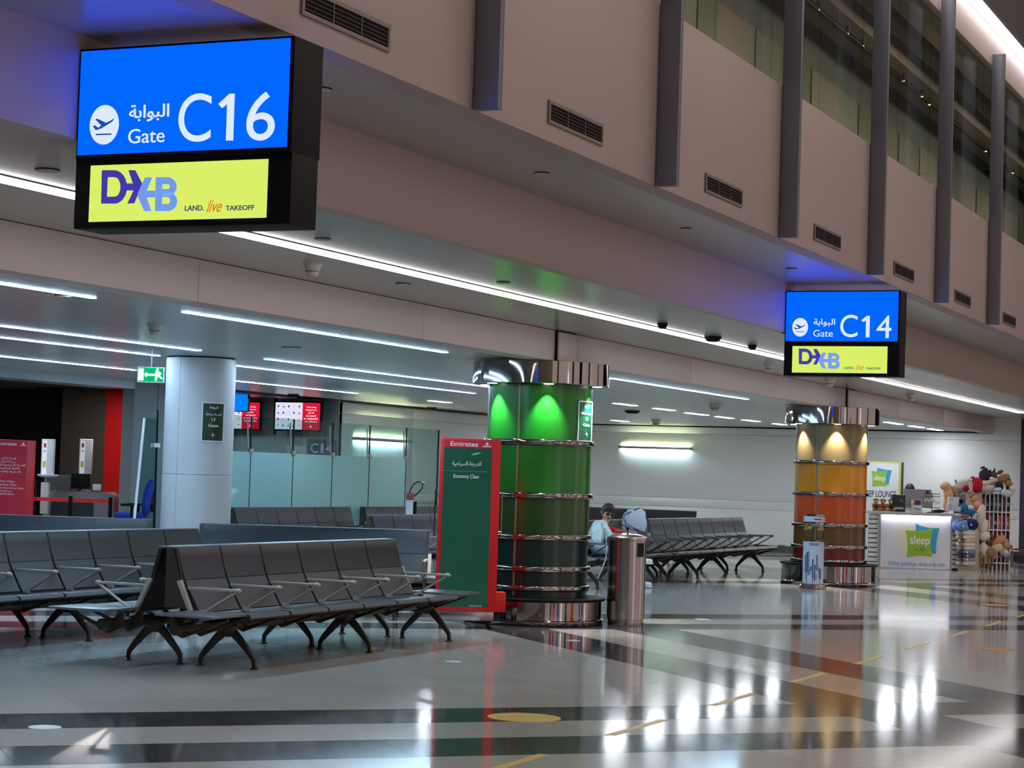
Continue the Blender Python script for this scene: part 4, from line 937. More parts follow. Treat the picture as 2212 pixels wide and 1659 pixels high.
for px, d, lb, plate in ((98, -0.25, 'white dispenser column on an oval plate beside the red class board', True), (180, 0.8, 'white dispenser column behind the black monitor', False)):
    t2, G = at_gate('sanitizer_dispenser', lb, 'dispenser', px+(1 if plate else 0), d, 'white dispenser columns at the gate desk')
    zb, ztp = G(0, 1025).z, G(0, 948).z
    hx = G(px+14, 0).x; lx = G(px-13, 0).x
    MB().box(lx, hx, 0, 0.1, zb, ztp, 0.01).obj('tower', M_plastic_w, t2)
    p = MB().box(lx+0.02, lx+0.085, -0.004, 0.002, zb+0.005, ztp-0.03).obj('sticker', mat('sticker_white_glow', (245, 246, 248), 0.5, emit=0.25), t2, ang=0)  # sticker glows faintly, its brightness put into the material
    MB().box(lx+0.035, lx+0.07, -0.0065, -0.004, zb+(ztp-zb)*0.76, zb+(ztp-zb)*0.88).obj('red_mark', M_redp, p, ang=0)
    MB().box(lx+0.03, lx+0.075, -0.0065, -0.004, zb+(ztp-zb)*0.2, zb+(ztp-zb)*0.38).obj('lime_mark', M_lime2, p, ang=0)
    MB().box(lx+0.04, lx+0.065, -0.0065, -0.004, zb+(ztp-zb)*0.64, zb+(ztp-zb)*0.67).obj('black_mark', M_txtb, p, ang=0)
    if plate:
        MB().lathe([(0.0, -0.03), (0.10, -0.03), (0.155, -0.008), (0.16, 0), (0.15, 0.012), (0, 0.012)], 28, (0, 0.05, zb-0.01)).obj('drip_tray', mat('blue_white_tray', (214, 220, 240), 0.35), t2)
        MB().tube([(-0.03, 0.05, zb-0.03), (-0.03, 0.05, 0.02)], 0.03, 10).obj('pole', M_alu, t2)
        MB().box(-0.09, 0.03, 0.0, 0.1, G(0, 1110).z, G(0, 1042).z, 0.008).obj('pump_box', mat('pump_box_grey', (190, 188, 182), 0.5), t2)
        MB().lathe([(0.0, 0.02), (0.15, 0.015), (0.16, 0)], 24, (-0.03, 0.05, 0)).obj('foot', M_steel, t2)
    else:
        MB().box(-0.06, 0.06, 0.02, 0.08, 0.02, zb).obj('pole', M_alu, t2, ang=0)
        MB().box(-0.15, 0.15, -0.05, 0.2, 0, 0.02).obj('foot', M_steel, t2, ang=0)
t2, G = at_gate('belt_barrier', 'red retractable belt stretched in front of the boarding desk', 'belt barrier', 152, -0.5)
M_belt = mat('red_belt', (214, 36, 48), 0.6)
za, zb = G(0, 1076).z, G(0, 1084).z
for u, v in ((62, 149), (156, 240)): MB().box(G(u, 0).x, G(v, 0).x, 0, 0.004, zb, za).obj('belt', M_belt, t2, ang=0)
for px in (62, 152, 239):
    x = G(px, 0).x
    MB().lathe([(0.11, 0), (0.11, 0.02), (0.03, 0.05), (0.028, za+0.03), (0.0, za+0.035)], 18, (x, 0, 0)).obj('post', M_black, t2)
MB().box(-0.02, 0.02, -0.02, 0.03, zb-0.01, za+0.03, 0.004).obj('clip', M_black, t2)
t2, G = at_gate('office_chair', 'blue office chair with black armrests between desk and white column', 'chair', 292, -2.0)
M_bluef = mat('blue_fabric', (36, 58, 176), 0.8, var=0.1, scale=20)
bx = G(318, 0).x
T = Matrix.Translation((bx, 0.1, G(0, 1075).z)) @ Matrix.Rotation(radians(8), 4, 'Y')
MB().ell((0, 0, 0), (0.075, 0.2, 0.27), 16, 10, T=T).obj('backrest', M_bluef, t2)
MB().ell((bx+0.06, 0.12, G(0, 1072).z-0.03), (0.04, 0.12, 0.2), 12, 8).obj('back_shell', M_black, t2)
sz = G(0, 1112).z
MB().box(G(250, 0).x, G(312, 0).x, -0.12, 0.3, sz-0.05, sz+0.03, 0.03).obj('seat', M_bluef, t2)
for y in (-0.16, 0.34):
    a = MB(); a.box(G(266, 0).x, G(302, 0).x, y-0.03, y+0.03, G(0, 1090).z-0.02, G(0, 1090).z+0.015, 0.008); a.tube([(G(290, 0).x, y, G(0, 1090).z), (G(290, 0).x, y, sz-0.02)], 0.02, 8); a.obj('armrest', M_black, t2)
cx = G(284, 0).x
MB().tube([(cx, 0.09, 0.1), (cx, 0.09, sz-0.05)], 0.03, 10).obj('gas_column', M_black, t2)
for k in range(5):
    a = 2*pi*k/5+0.3; e = (cx+0.27*cos(a), 0.09+0.27*sin(a))
    MB().tube([(cx, 0.09, 0.1), (e[0], e[1], 0.07)], [0.025, 0.018], 8).ell((e[0], e[1], 0.03), (0.03, 0.03, 0.03), 10, 6).obj('leg', M_black, t2)
# red and white device with looped hose behind the clear door
q = P(895, 1095, D=33.6)
t = thing('hose_stand', 'red and white stand with a looped dark gooseneck behind the clear glass door', 'stand', (q.x, q.y, 0), YAW)
def H_(px, py):
    v = GR.transposed() @ (P(px, py, D=33.6)-Vector((q.x, q.y, 0))); return v.x, v.z
x, z = H_(885, 1075)
zt_ = H_(885, 1080)[1]
MB().box(x-0.06, x+0.06, 0, 0.12, 0, zt_, 0.006).obj('stand', M_plastic_w, t)
MB().box(x-0.055, x+0.07, -0.01, 0.11, zt_, zt_+0.11, 0.01).obj('red_box', mat('faded_red', (176, 70, 74), 0.5), t)
pts = [H_(*p) for p in ((884, 1066), (887, 1056), (893, 1046), (901, 1041), (908, 1041), (913, 1046), (911, 1056), (902, 1066), (893, 1073))]
MB().tube([(a, 0.05, b) for a, b in pts], 0.011, 8).obj('gooseneck', M_edge, t)
a, b = H_(912, 1042); MB().box(a-0.02, a+0.05, 0.03, 0.07, b-0.01, b+0.015, 0.004).obj('lamp_head', M_plastic_w, t)
MB().box(x+0.06, x+0.12, 0.02, 0.1, 0, zt_-0.02, 0.02).obj('dark_bottle', M_black, t)
# ------------------------------------------------------------------ people: one continuous skinned body
M_skin = mat('skin', (196, 142, 116), 0.5, var=0.04); M_hair = mat('dark_hair', (46, 29, 23), 0.55, var=0.15, scale=60)
def person_body(root, J, E_, mats, seg, name='body'):
    """J: joint -> (position, radius); E_: edges; seg: edge index -> material index"""
    names = list(J); idx = {n: i for i, n in enumerate(names)}
    me = bpy.data.meshes.new(name); me.from_pydata([J[n][0] for n in names], [(idx[a], idx[b]) for a, b in E_], [])
    o = bpy.data.objects.new(name, me); COL.objects.link(o)
    o.modifiers.new('skin', 'SKIN'); o.modifiers.new('sub', 'SUBSURF').levels = 2
    for i, n in enumerate(names):
        r = J[n][1]; sv = me.skin_vertices[0].data[i]; sv.radius = (r, r) if not isinstance(r, tuple) else r; sv.use_root = (n == 'pelvis')
    bpy.context.view_layer.update()
    m2 = bpy.data.meshes.new_from_object(o.evaluated_get(bpy.context.evaluated_depsgraph_get()))
    bpy.data.objects.remove(o); m2.name = name
    m2.materials.clear()
    for m in mats: m2.materials.append(m)
    pts = [(Vector(J[a][0]), Vector(J[b][0])) for a, b in E_]
    for p in m2.polygons:
        c = p.center; best = 0; bd = 1e9
        for k, (a, b) in enumerate(pts):
            ab = b-a; tt = max(0, min(1, (c-a).dot(ab)/max(ab.length_squared, 1e-9))); d = (c-(a+ab*tt)).length
            if d < bd: bd = d; best = k
        p.material_index = seg[best]; p.use_smooth = True
    return put(name, m2, root)
def hand(J, E_, seg, wrist, d, side, up, mi, pre):
    """palm, four unequal bent fingers and a thumb from the side of the palm"""
    d = Vector(d).normalized(); side = Vector(side).normalized(); up = Vector(up).normalized(); w = Vector(wrist)
    J[pre+'palm'] = (w+d*0.05, (0.03, 0.016))
    for k, (o, L) in enumerate(((-0.028, 0.062), (-0.009, 0.074), (0.010, 0.07), (0.028, 0.054))):
        a = w+d*0.085+side*o; b = a+d*L*0.5-up*0.006; c = b+d*L*0.42-up*0.026
        for n, q, r in (('a', a, 0.0095), ('b', b, 0.0088), ('c', c, 0.0075)): J['%sf%d%s' % (pre, k, n)] = (q, r)
        for x, y in ((pre+'palm', '%sf%da' % (pre, k)), ('%sf%da' % (pre, k), '%sf%db' % (pre, k)), ('%sf%db' % (pre, k), '%sf%dc' % (pre, k))): E_.append((x, y)); seg.append(mi)
    a = w+d*0.035-side*0.034; b = a+d*0.032-side*0.018; c = b+d*0.028-up*0.008
    for n, q, r in (('ta', a, 0.012), ('tb', b, 0.0105), ('tc', c, 0.009)): J[pre+n] = (q, r)
    for x, y in ((pre+'palm', pre+'ta'), (pre+'ta', pre+'tb'), (pre+'tb', pre+'tc')): E_.append((x, y)); seg.append(mi)
def head_parts(root, c, face, up, glasses=False, tilt=None):
    """hair, eyes, brows, nose, mouth, ears around a head centre; face = facing direction"""
    f = Vector(face).normalized(); u = Vector(up).normalized(); s = f.cross(u).normalized(); u = s.cross(f).normalized()
    T = Matrix((s, f, u)).transposed().to_4x4(); T.translation = Vector(c)
    hb = MB(); hb.ell((0, -0.016, 0.026), (0.094, 0.112, 0.118), 20, 14, T=T)
    cut = []                                            # keep hair off the face
    inv = T.inverted()
    for i, v in enumerate(hb.v):
        q = inv @ Vector(v)
        if q.y > 0.02 and q.z < 0.075: q.y = min(q.y, 0.035-0.12*max(0, -q.z)); q.x *= 1.0
        if q.z < -0.03: q.z = max(q.z, -0.075); q.y = min(q.y, 0.0)
        hb.v[i] = tuple(T @ q)
    hb.obj('hair', M_hair, root)
    fr = MB()
    for k in range(7): fr.ell((-0.06+0.02*k, 0.078-0.003*abs(k-3)**2, 0.074-0.01*(k % 2)), (0.02, 0.014, 0.042), 8, 6, T=T)
    fr.obj('fringe', M_hair, root)
    e = MB()
    for x in (-0.031, 0.031): e.ell((x, 0.083, 0.008), (0.013, 0.008, 0.008), 10, 6, T=T)
    e.obj('eyes', mat('eye_white', (230, 226, 220), 0.3), root)
    e = MB()
    for x in (-0.031, 0.031): e.ell((x, 0.090, 0.008), (0.006, 0.003, 0.006), 8, 5, T=T)
    e.obj('irises', M_txtb, root)
    e = MB()
    for x in (-0.031, 0.031): e.box(x-0.018, x+0.018, 0.083, 0.09, 0.026, 0.031, T=T)
    e.obj('brows', M_hair, root)
    MB().ell((0, 0.098, -0.018), (0.014, 0.018, 0.022), 10, 7, T=T).obj('nose', M_skin, root)
    MB().ell((0, 0.086, -0.056), (0.025, 0.008, 0.008), 12, 6, T=T).obj('mouth', mat('lips', (150, 84, 80), 0.5), root)
    for x in (-1, 1): MB().ell((x*0.079, -0.005, -0.005), (0.012, 0.022, 0.033), 10, 7, T=T).obj('ear', M_skin, root)
    if glasses:
        g = MB()
        for x in (-0.033, 0.033): g.ell((x, 0.099, 0.005), (0.026, 0.006, 0.025), 16, 8, T=T)
        g.obj('sunglass_lenses', mat('black_lens', (8, 8, 10), 0.1), root)
        g = MB()
        for x in (-0.033, 0.033): g.tube([T @ Vector((x+0.03*cos(a), 0.1, 0.005+0.028*sin(a))) for a in [k*pi/6 for k in range(13)]], 0.0025, 5)
        g.tube([T @ Vector((-0.006, 0.103, 0.01)), T @ Vector((0.006, 0.103, 0.01))], 0.0025, 5)
        for x in (-1, 1): g.tube([T @ Vector((x*0.063, 0.097, 0.01)), T @ Vector((x*0.082, 0.0, 0.008))], 0.0025, 5)
        g.obj('sunglass_frame', M_alu, root)
# resting traveller: sits on the bench, leans towards the luggage on the next seat, legs stretched and crossed
t = thing('person', 'person in a white patterned top and pale jeans leaning on luggage, wearing round dark sunglasses', 'person', (-10.45, 26.55, 0))
O = Vector((-10.45, 26.55, 0))
hd = P(1312, 1109, X=-10.42)-O
kA, kB = Vector((0.44, 0.22, 0.52)), Vector((0.42, 0.36, 0.56))
fA = P(1396, 1262, Z=0.05)-O; fB = P(1396, 1212, X=-9.85)-O
J = {'pelvis': (Vector((0.02, 0.02, 0.545)), (0.15, 0.115)), 'waist': (Vector((-0.02, 0.12, 0.66)), (0.135, 0.10)), 'chest': (Vector((-0.03, 0.30, 0.80)), (0.155, 0.115)),
     'neckbase': (Vector((-0.02, 0.43, 0.895)), 0.07), 'neck': (hd*0.82+Vector((-0.02, 0.43, 0.895))*0.18-Vector((0, 0, 0.075)), 0.05), 'head': (hd-Vector((0, 0, 0.03)), (0.078, 0.085)), 'crown': (hd+Vector((-0.01, 0, 0.05)), (0.076, 0.085)),
     'hipA': (Vector((0.06, -0.06, 0.525)), 0.09), 'hipB': (Vector((0.06, 0.12, 0.53)), 0.09), 'kneeA': (kA, 0.062), 'kneeB': (kB, 0.062),
     'ankA': (fA+Vector((-0.12, -0.02, 0.06)), 0.042), 'ankB': (fB+Vector((-0.08, -0.08, 0.04)), 0.042), 'toeA0': (fA+Vector((-0.10, -0.01, 0.0)), 0.045), 'toeA': (fA+Vector((0.07, 0.05, -0.005)), 0.036),
     'toeB0': (fB+Vector((-0.06, -0.06, 0.0)), 0.046), 'toeB': (fB+Vector((0.06, 0.10, -0.005)), 0.038),
     'shA': (Vector((0.06, 0.30, 0.845)), 0.06), 'elA': (Vector((0.22, 0.17, 0.66)), 0.042), 'wrA': (Vector((0.20, 0.36, 0.61)), 0.03),
     'shB': (Vector((-0.12, 0.40, 0.86)), 0.06), 'elB': (Vector((0.02, 0.50, 0.66)), 0.042), 'wrB': (Vector((0.20, 0.56, 0.66)), 0.03)}
E_ = [('pelvis', 'waist'), ('waist', 'chest'), ('chest', 'neckbase'), ('neckbase', 'neck'), ('neck', 'head'), ('head', 'crown'), ('pelvis', 'hipA'), ('pelvis', 'hipB'), ('hipA', 'kneeA'), ('hipB', 'kneeB'),
      ('kneeA', 'ankA'), ('kneeB', 'ankB'), ('ankA', 'toeA0'), ('toeA0', 'toeA'), ('ankB', 'toeB0'), ('toeB0', 'toeB'), ('chest', 'shA'), ('shA', 'elA'), ('elA', 'wrA'), ('chest', 'shB'), ('shB', 'elB'), ('elB', 'wrB')]
seg = [1, 1, 1, 0, 0, 0, 2, 2, 2, 2, 2, 2, 3, 3, 3, 3, 1, 1, 0, 1, 1, 0]
E_ += [('wrA', 'Apalm'), ('wrB', 'Bpalm')]; seg += [0, 0]
hand(J, E_, seg, J['wrA'][0], (0.2, 0.9, -0.1), (0.9, -0.2, 0), (0, 0, 1), 0, 'A'); hand(J, E_, seg, J['wrB'][0], (0.8, 0.5, 0), (-0.5, 0.8, 0), (0, 0, 1), 0, 'B')
M_top = mat('white_patterned_top', (196, 208, 204), 0.8, var=0.35, scale=22); M_jean = mat('pale_jeans', (150, 166, 182), 0.85, var=0.12, scale=14); M_shoe = mat('white_shoe', (226, 226, 226), 0.6)
person_body(t, J, E_, [M_skin, M_top, M_jean, M_shoe], seg)
head_parts(t, hd+Vector((0, 0, 0.005)), (0.62, -0.62, -0.22), (0.15, 0.25, 0.95), True)
for f, s in ((J['toeB'][0], 1), (J['toeA'][0], 1)):
    MB().ell((f.x-0.02, f.y-0.06, f.z-0.03), (0.045, 0.1, 0.012), 12, 6).obj('shoe_sole', M_plastic_w, t)
MB().ell((J['toeB0'][0].x+0.045, J['toeB0'][0].y+0.02, J['toeB0'][0].z-0.005), (0.012, 0.03, 0.016), 10, 6).obj('shoe_mark', M_redp, t)
# luggage beside the traveller
q = P(1345, 1150, X=-10.32)
t = thing('tote_bag', 'yellow printed carrier bag with a red top band on the bench beside the person', 'bag', (-10.26, q.y-0.12, 0.445), 0.42)
a, b = -0.24, 0.26
MB().prism([(-0.22, 0), (0.23, 0), (0.26, 0.29), (-0.25, 0.395)], -0.09, 0.09, 'y').obj('bag_body', mat('pale_yellow_print', (216, 200, 132), 0.6), t, ang=20)
bd = MB().prism([(-0.235, 0.33), (0.0, 0.285), (0.265, 0.235), (0.265, 0.295), (-0.25, 0.40)], -0.096, 0.096, 'y').obj('red_band', M_red, t, ang=20)
rr = random.Random(11); sc = MB()
for k in range(9):
    x = -0.12+0.036*k; z = 0.335-0.1*(x+0.12)*0.9
    sc.tube([(x, -0.0985, z), (x+0.008, -0.0985, z+rr.uniform(0.018, 0.035)), (x+0.017, -0.0985, z+0.004), (x+0.028, -0.0985, z+0.012)], 0.0028, 4)
sc.obj('script_lettering', M_txtw, bd, ang=0)
hn = MB()
for y in (-0.08, 0.08): hn.tube([(-0.1, y, 0.36), (-0.08, y, 0.42), (0.02, y, 0.42), (0.05, y, 0.33)], 0.006, 6)
hn.obj('bag_handle', M_edge, t)
cd = MB(); IM = (Matrix.Translation(t.location) @ Matrix.Rotation(0.42, 4, 'Z')).inverted()
cd.tube([IM @ P(x_, y_, X=-9.92) for x_, y_ in ((1299, 1130), (1306, 1152), (1311, 1178), (1309, 1205), (1301, 1228), (1291, 1250))], 0.011, 6, flat=0.6)
cd.obj('white_strap', mat('grey_strap', (170, 186, 186), 0.6), t)
q = P(1362, 1142, X=-10.36)
t = thing('backpack', 'white backpack with navy trim and strap resting on top of the luggage', 'bag', (-10.33, q.y+0.1, q.z-0.06), 0.42)
bk = MB(); bm = bmesh.new(); bmesh.ops.create_cube(bm, size=1); bmesh.ops.subdivide_edges(bm, edges=bm.edges[:], cuts=5, use_grid_fill=True)
for v in bm.verts:
    c = v.co; n = c.normalized()*0.62; c = c.lerp(n, 0.55); taper = 1.0-0.32*max(0, c.z+0.1)
    v.co = Vector((c.x*0.33*taper+0.03*c.z, c.y*0.26, (c.z+0.52)*0.33+0.012*sin(9*c.x)))
bk.bm(bm); bk.obj('bag_body', mat('white_canvas', (196, 202, 212), 0.75, var=0.08, scale=14, bump=0.3), t, ang=60)
M_navy = mat('navy_webbing', (36, 50, 96), 0.7)
st = MB(); st.tube([(0.10, -0.11, 0.30), (0.165, -0.1, 0.22), (0.195, -0.09, 0.1), (0.20, -0.08, 0.0)], 0.014, 6, flat=0.5); st.tube([(-0.02, -0.1, 0.33), (0.05, -0.06, 0.35), (0.12, 0.0, 0.32)], 0.016, 6); st.obj('navy_trim', M_navy, t)
st = MB(); st.tube([(-0.07, -0.12, 0.31), (-0.16, -0.13, 0.28), (-0.185, -0.13, 0.20), (-0.14, -0.14, 0.12), (-0.03, -0.14, 0.07), (0.05, -0.14, 0.03)], 0.014, 6); st.obj('shoulder_strap', M_navy, t)
st = MB(); st.tube([(-0.075, -0.135, 0.31), (-0.165, -0.145, 0.285), (-0.192, -0.145, 0.20), (-0.145, -0.155, 0.115), (-0.03, -0.155, 0.065)], 0.005, 5); st.obj('strap_piping', M_plastic_w, t)
MB().box(0.17, 0.225, -0.09, -0.04, -0.045, 0.005, 0.006).obj('buckle', M_alu, t)
# ------------------------------------------------------------------ sleep lounge counter (about 38 m away)
DC = 38.05
def at_counter(name, label, cat, px, d=0.0, z=0.0, group=None):
    q = P(px, 1231, D=DC+d); base = Vector((q.x, q.y, z))
    t = thing(name, label, cat, base, YAW, group)
    return t, (lambda x, y, dd=0.0: GR.transposed() @ (P(x or px, y or (1095 if z else 1170), D=DC+d+dd)-base))
def XZ(G, pts): return [(G(x, y).x, G(x, y).z) for x, y in pts]
M_marble = mat('pale_marble', (196, 192, 192), 0.35, var=0.12, scale=9)
M_panelw = mat('lit_front_panel', (222, 222, 230), 0.5, var=0.01)
M_lgreen = mat('lime_green_print', (150, 190, 50), 0.5, var=0.02); M_lblue = mat('cyan_print', (54, 156, 208), 0.5, var=0.02); M_cream = mat('cream_print', (226, 222, 200), 0.5)
M_dgr = mat('dark_green_print', (86, 130, 30), 0.5); M_bluet = mat('blue_print', (110, 160, 205), 0.5)
t, G = at_counter('counter', 'white lounge counter with a lit front panel and lime and blue pillow logo', 'counter', 1973)
x0, x1, zt = G(1898, 1231).x, G(2054, 1232).x, G(1973, 1110).z
MB().box(x0, x1, 0.02, 0.7, 0, zt-0.03).obj('body', M_plastic_w, t)
fp = MB().box(x0+0.02, x1-0.02, 0.0, 0.02, 0.02, zt-0.04).obj('front_panel', M_panelw, t, ang=0)
MB().box(x0-0.17, x1+0.03, -0.11, 0.75, zt-0.03, zt+0.03, 0.006).obj('counter_top', M_marble, t)
MB().box(x0+0.03, x1-0.03, -0.075, -0.045, zt-0.045, zt-0.031).obj('light_strip', glow('counter_led', (250, 250, 255), 15), t, ang=0)
for x in (x0, x1): MB().box(x-0.008, x+0.012, -0.012, 0.03, 0, zt-0.03).obj('corner_profile', M_alu, t, ang=0)
poly_print([XZ(G, [(1938, 1138), (1975, 1136), (1978, 1195), (1946, 1198)])], M_cream, fp, -0.001, 'cream_pillow')
poly_print([XZ(G, [(1979, 1131), (1990, 1136), (2005, 1140), (2018, 1141), (2030, 1141), (2027, 1152), (2024, 1166), (2022, 1182), (2022, 1197), (2015, 1196), (2008, 1190), (1996, 1160), (1979, 1146)])], M_lblue, fp, -0.004, 'blue_pillow')
def pillow(pts):
    """four corners with sides curving inwards"""
    out = []
    cx = sum(p[0] for p in pts)/4; cy = sum(p[1] for p in pts)/4
    for i in range(4):
        a, b = pts[i], pts[(i+1) % 4]
        for k in range(6):
            f = k/6; x, y = a[0]*(1-f)+b[0]*f, a[1]*(1-f)+b[1]*f; w = 0.12*4*f*(1-f)
            out.append((x+(cx-x)*w, y+(cy-y)*w))
    return out
gp_ = poly_print([XZ(G, pillow([(1957, 1145), (2016, 1141), (2014, 1203), (1959, 1204)]))], M_lgreen, fp, -0.008, 'green_pillow')
text('sleep', M_txtw, gp_, G(1966, 0).x, G(2009, 0).x, G(1988, 1182).z, G(1988, 1157).z, -0.0115, bold=0.015)
text("'n fly", M_dgr, gp_, G(1975, 1188).x, G(2000, 1188).x, G(1988, 1193).z, G(1988, 1183).z, -0.0115, shear=0.3)
text('Online bookings: sleep-n-fly.com', M_bluet, fp, G(1918, 1219).x, G(2041, 1219).x, G(1980, 1226).z, G(1980, 1213).z, -0.001, bold=0.01)
for px0, px1, lb in ((1877, 1896, 'white slatted display panel with black slots left of the lit counter front'), (2056, 2071, 'white slatted display panel right of the lit counter front')):
    t, G = at_counter('slat_panel', lb, 'display panel', (px0+px1)/2, 0.04, 0.0, 'white slat panels beside the counter')
    a, b = G(px0, 1180).x, G(px1, 1180).x; n = 11; z1 = zt-0.035
    for k in range(n):
        MB().box(a, b, 0.0, 0.06, 0.03+k*(z1-0.03)/n+0.009, 0.03+(k+1)*(z1-0.03)/n-0.009, 0.003).obj('slat', M_plastic_w, t)
    MB().box(a, b, 0.03, 0.065, 0.0, z1).obj('backing', M_black, t, ang=0)
    for k in range(1, n): MB().tube([(a+0.02, 0.03, 0.03+k*(z1-0.03)/n), (a+0.02, -0.06, 0.035+k*(z1-0.03)/n)], 0.004, 5).obj('hook', M_black, t)
ZC = zt+0.0305
def on_counter(name, label, cat, px, d, group=None): return at_counter(name, label, cat, px, d, ZC, group)
M_bear = mat('teddy_fur', (176, 132, 92), 0.9, var=0.12, scale=40, bump=0.4)
for px, hat, bodyc, lb in ((1889, (30, 28, 30), (60, 60, 66), 'first small teddy bear on the counter, with a black cap'), (1904, (190, 30, 34), (196, 60, 50), 'small teddy bear with a red cap on the counter'),
                     (1921, (24, 24, 28), (40, 40, 46), 'small teddy bear with a black cap beside the dark display box')):
    t, G = on_counter('teddy_bear', lb, 'soft toy', px, 0.15, 'teddy bears sitting on the counter')
    MB().ell((0, 0, 0.075), (0.06, 0.055, 0.075), 12, 9).obj('body', M_bear, t)
    MB().ell((0, -0.045, 0.085), (0.045, 0.02, 0.045), 10, 7).obj('vest', mat('vest%s' % px, bodyc, 0.8), t)
    h = MB().ell((0, -0.01, 0.178), (0.048, 0.046, 0.045), 12, 9).obj('head', M_bear, t)
    MB().ell((0, -0.05, 0.168), (0.02, 0.018, 0.015), 8, 6).obj('muzzle', mat('muzzle', (214, 180, 140), 0.8), h)
    MB().ell((0, 0.0, 0.213), (0.042, 0.042, 0.02), 10, 6).obj('cap', mat('cap%s' % px, hat, 0.8), h)
    for s in (-1, 1):
        MB().ell((s*0.045, 0, 0.205), (0.017, 0.01, 0.017), 8, 6).obj('ear', M_bear, h)
        MB().ell((s*0.05, -0.06, 0.028), (0.03, 0.045, 0.028), 10, 7).obj('leg', M_bear, t)
        MB().ell((s*0.062, -0.025, 0.1), (0.02, 0.025, 0.045), 8, 6).obj('arm', M_bear, t)
t, G = on_counter('display_box', 'dark display box with faint lettering left of the silver monitor', 'box', 1943, 0.1)
a, b, zz = G(1929, 1090).x, G(1957, 1090).x, G(1943, 1069).z
MB().box(a, b, 0, 0.2, 0, zz, 0.006).obj('box_body', mat('dark_green_box', (26, 36, 36), 0.4), t)
MB().box(a+0.02, b-0.02, -0.004, 0.001, 0.03, 0.10).obj('front_label', mat('slate_label', (70, 90, 98), 0.5), t, ang=0)
MB().ell((0, -0.002, zz*0.65), (0.035, 0.006, 0.03), 10, 6).obj('round_mark', mat('teal_mark', (66, 104, 106), 0.5), t)
MB().box(a+0.04, b-0.04, -0.007, -0.004, 0.055, 0.075).obj('lettering', M_txtw, t, ang=0)
t, G = on_counter('monitor', 'silver monitor seen from behind on the lounge counter', 'monitor', 1982, 0.42)
pts = XZ(G, [(1951, 1097), (2013, 1097), (2014, 1058), (1954, 1056)])
MB().prism(pts, 0, 0.03, 'y').obj('back_shell', mat('silver_back', (150, 150, 152), 0.3, metal=0.5), t, ang=20)
MB().box(-0.06, 0.06, -0.03, 0.1, 0, 0.012).box(-0.025, 0.025, 0.03, 0.05, 0, 0.16).obj('stand', M_alu, t)
x, z = XZ(G, [(2005, 1063)])[0]; MB().ell((x, -0.003, z), (0.035, 0.006, 0.03), 12, 6).obj('blue_badge', mat('blue_badge', (40, 48, 150), 0.4), t)
t, G = on_counter('sign_holder', 'white box sign with dark scribble standing in front of the silver monitor', 'sign', 1982, 0.05)
a, b, zz = G(1971, 1098).x, G(1993, 1098).x, G(1982, 1092).z
w_ = MB().box(a, b, 0, 0.06, 0, zz, 0.003).obj('box_body', M_plastic_w, t)
MB().tube([(a+0.03, -0.002, zz*0.5), (a+0.08, -0.002, zz*0.6), (a+0.1, -0.002, zz*0.42), (b-0.03, -0.002, zz*0.5)], 0.006, 5).obj('lettering', M_txtb, w_, ang=0)
t, G = on_counter('picture_card', 'small purple picture card in a white frame on the counter', 'card', 1984, 0.2)
a, b = G(1975, 1085).x, G(1992, 1085).x; za, zb = G(1984, 1092).z, G(1984, 1079).z
MB().box(a, b, 0, 0.012, 0.0, zb).obj('frame', M_plastic_w, t, ang=0); MB().box(a+0.012, b-0.012, -0.003, 0.001, za+0.01, zb-0.012).obj('picture', mat('purple_picture', (82, 50, 100), 0.5, var=0.3, scale=30), t, ang=0)
t, G = on_counter('card', 'tiny white and orange card left of the purple picture card', 'card', 1969, 0.22)
MB().box(-0.035, 0.035, 0, 0.008, 0.0, G(1969, 1080).z).obj('card', M_plastic_w, t, ang=0); MB().box(-0.025, 0.0, -0.003, 0.001, G(0, 1088).z, G(0, 1082).z).obj('orange_mark', M_orng, t, ang=0)
t, G = on_counter('trinket_rack', 'black wire rack hung with white trinkets on the counter', 'rack', 2010, 0.15)
zt2 = G(2010, 1066).z; r = MB(); r.tube([(0, 0, 0), (0, 0, zt2)], 0.008, 6); r.lathe([(0, 0), (0.09, 0), (0.09, 0.012), (0, 0.02)], 14)
for z in (zt2-0.005, zt2-0.055, zt2*0.25): r.tube([(-0.15, 0, z), (0.15, 0, z)], 0.006, 5); r.tube([(0, -0.12, z), (0, 0.12, z)], 0.006, 5)
r.obj('wire_frame', M_black, t)
rr = random.Random(4)
for k in range(9):
    x = -0.13+0.033*k; zz = zt2-0.06-rr.uniform(0.05, 0.12)
    MB().ell((x, -0.02, zz), (0.016, 0.012, 0.03), 8, 6).obj('trinket', (M_plastic_w, mat('peach_trinket', (220, 180, 150), 0.6))[k % 4 == 1], t)
t, G = on_counter('cap', 'black peaked cap lying on the counter in front of the clear tray', 'cap', 2025, 0.05)
MB().ell((0, 0, 0.034), (0.12, 0.1, 0.034), 16, 8).ell((-0.11, -0.03, 0.011), (0.09, 0.08, 0.01), 12, 6).obj('crown', mat('black_felt', (24, 22, 26), 0.85), t)
t, G = on_counter('leaflet_tray', 'white leaflet tray with pale blue panels at the right end of the counter', 'tray', 2058, 0.1)
MB().prism(XZ(G, [(2046, 1104), (2070, 1105), (2074, 1074), (2052, 1073)]), 0, 0.12, 'y').obj('tray_body', M_plastic_w, t, ang=20)
p0 = XZ(G, [(2051, 1082), (2059, 1082), (2061, 1076), (2053, 1076)]); p1 = XZ(G, [(2050, 1100), (2058, 1100), (2059, 1090), (2051, 1090)])
poly_print([p0, p1], mat('pale_blue_label', (180, 196, 224), 0.5), t, -0.001, 'label')
t, G = on_counter('tape_dispenser', 'small grey tape dispenser with a black reel behind the leaflet tray', 'dispenser', 2076, 0.3)
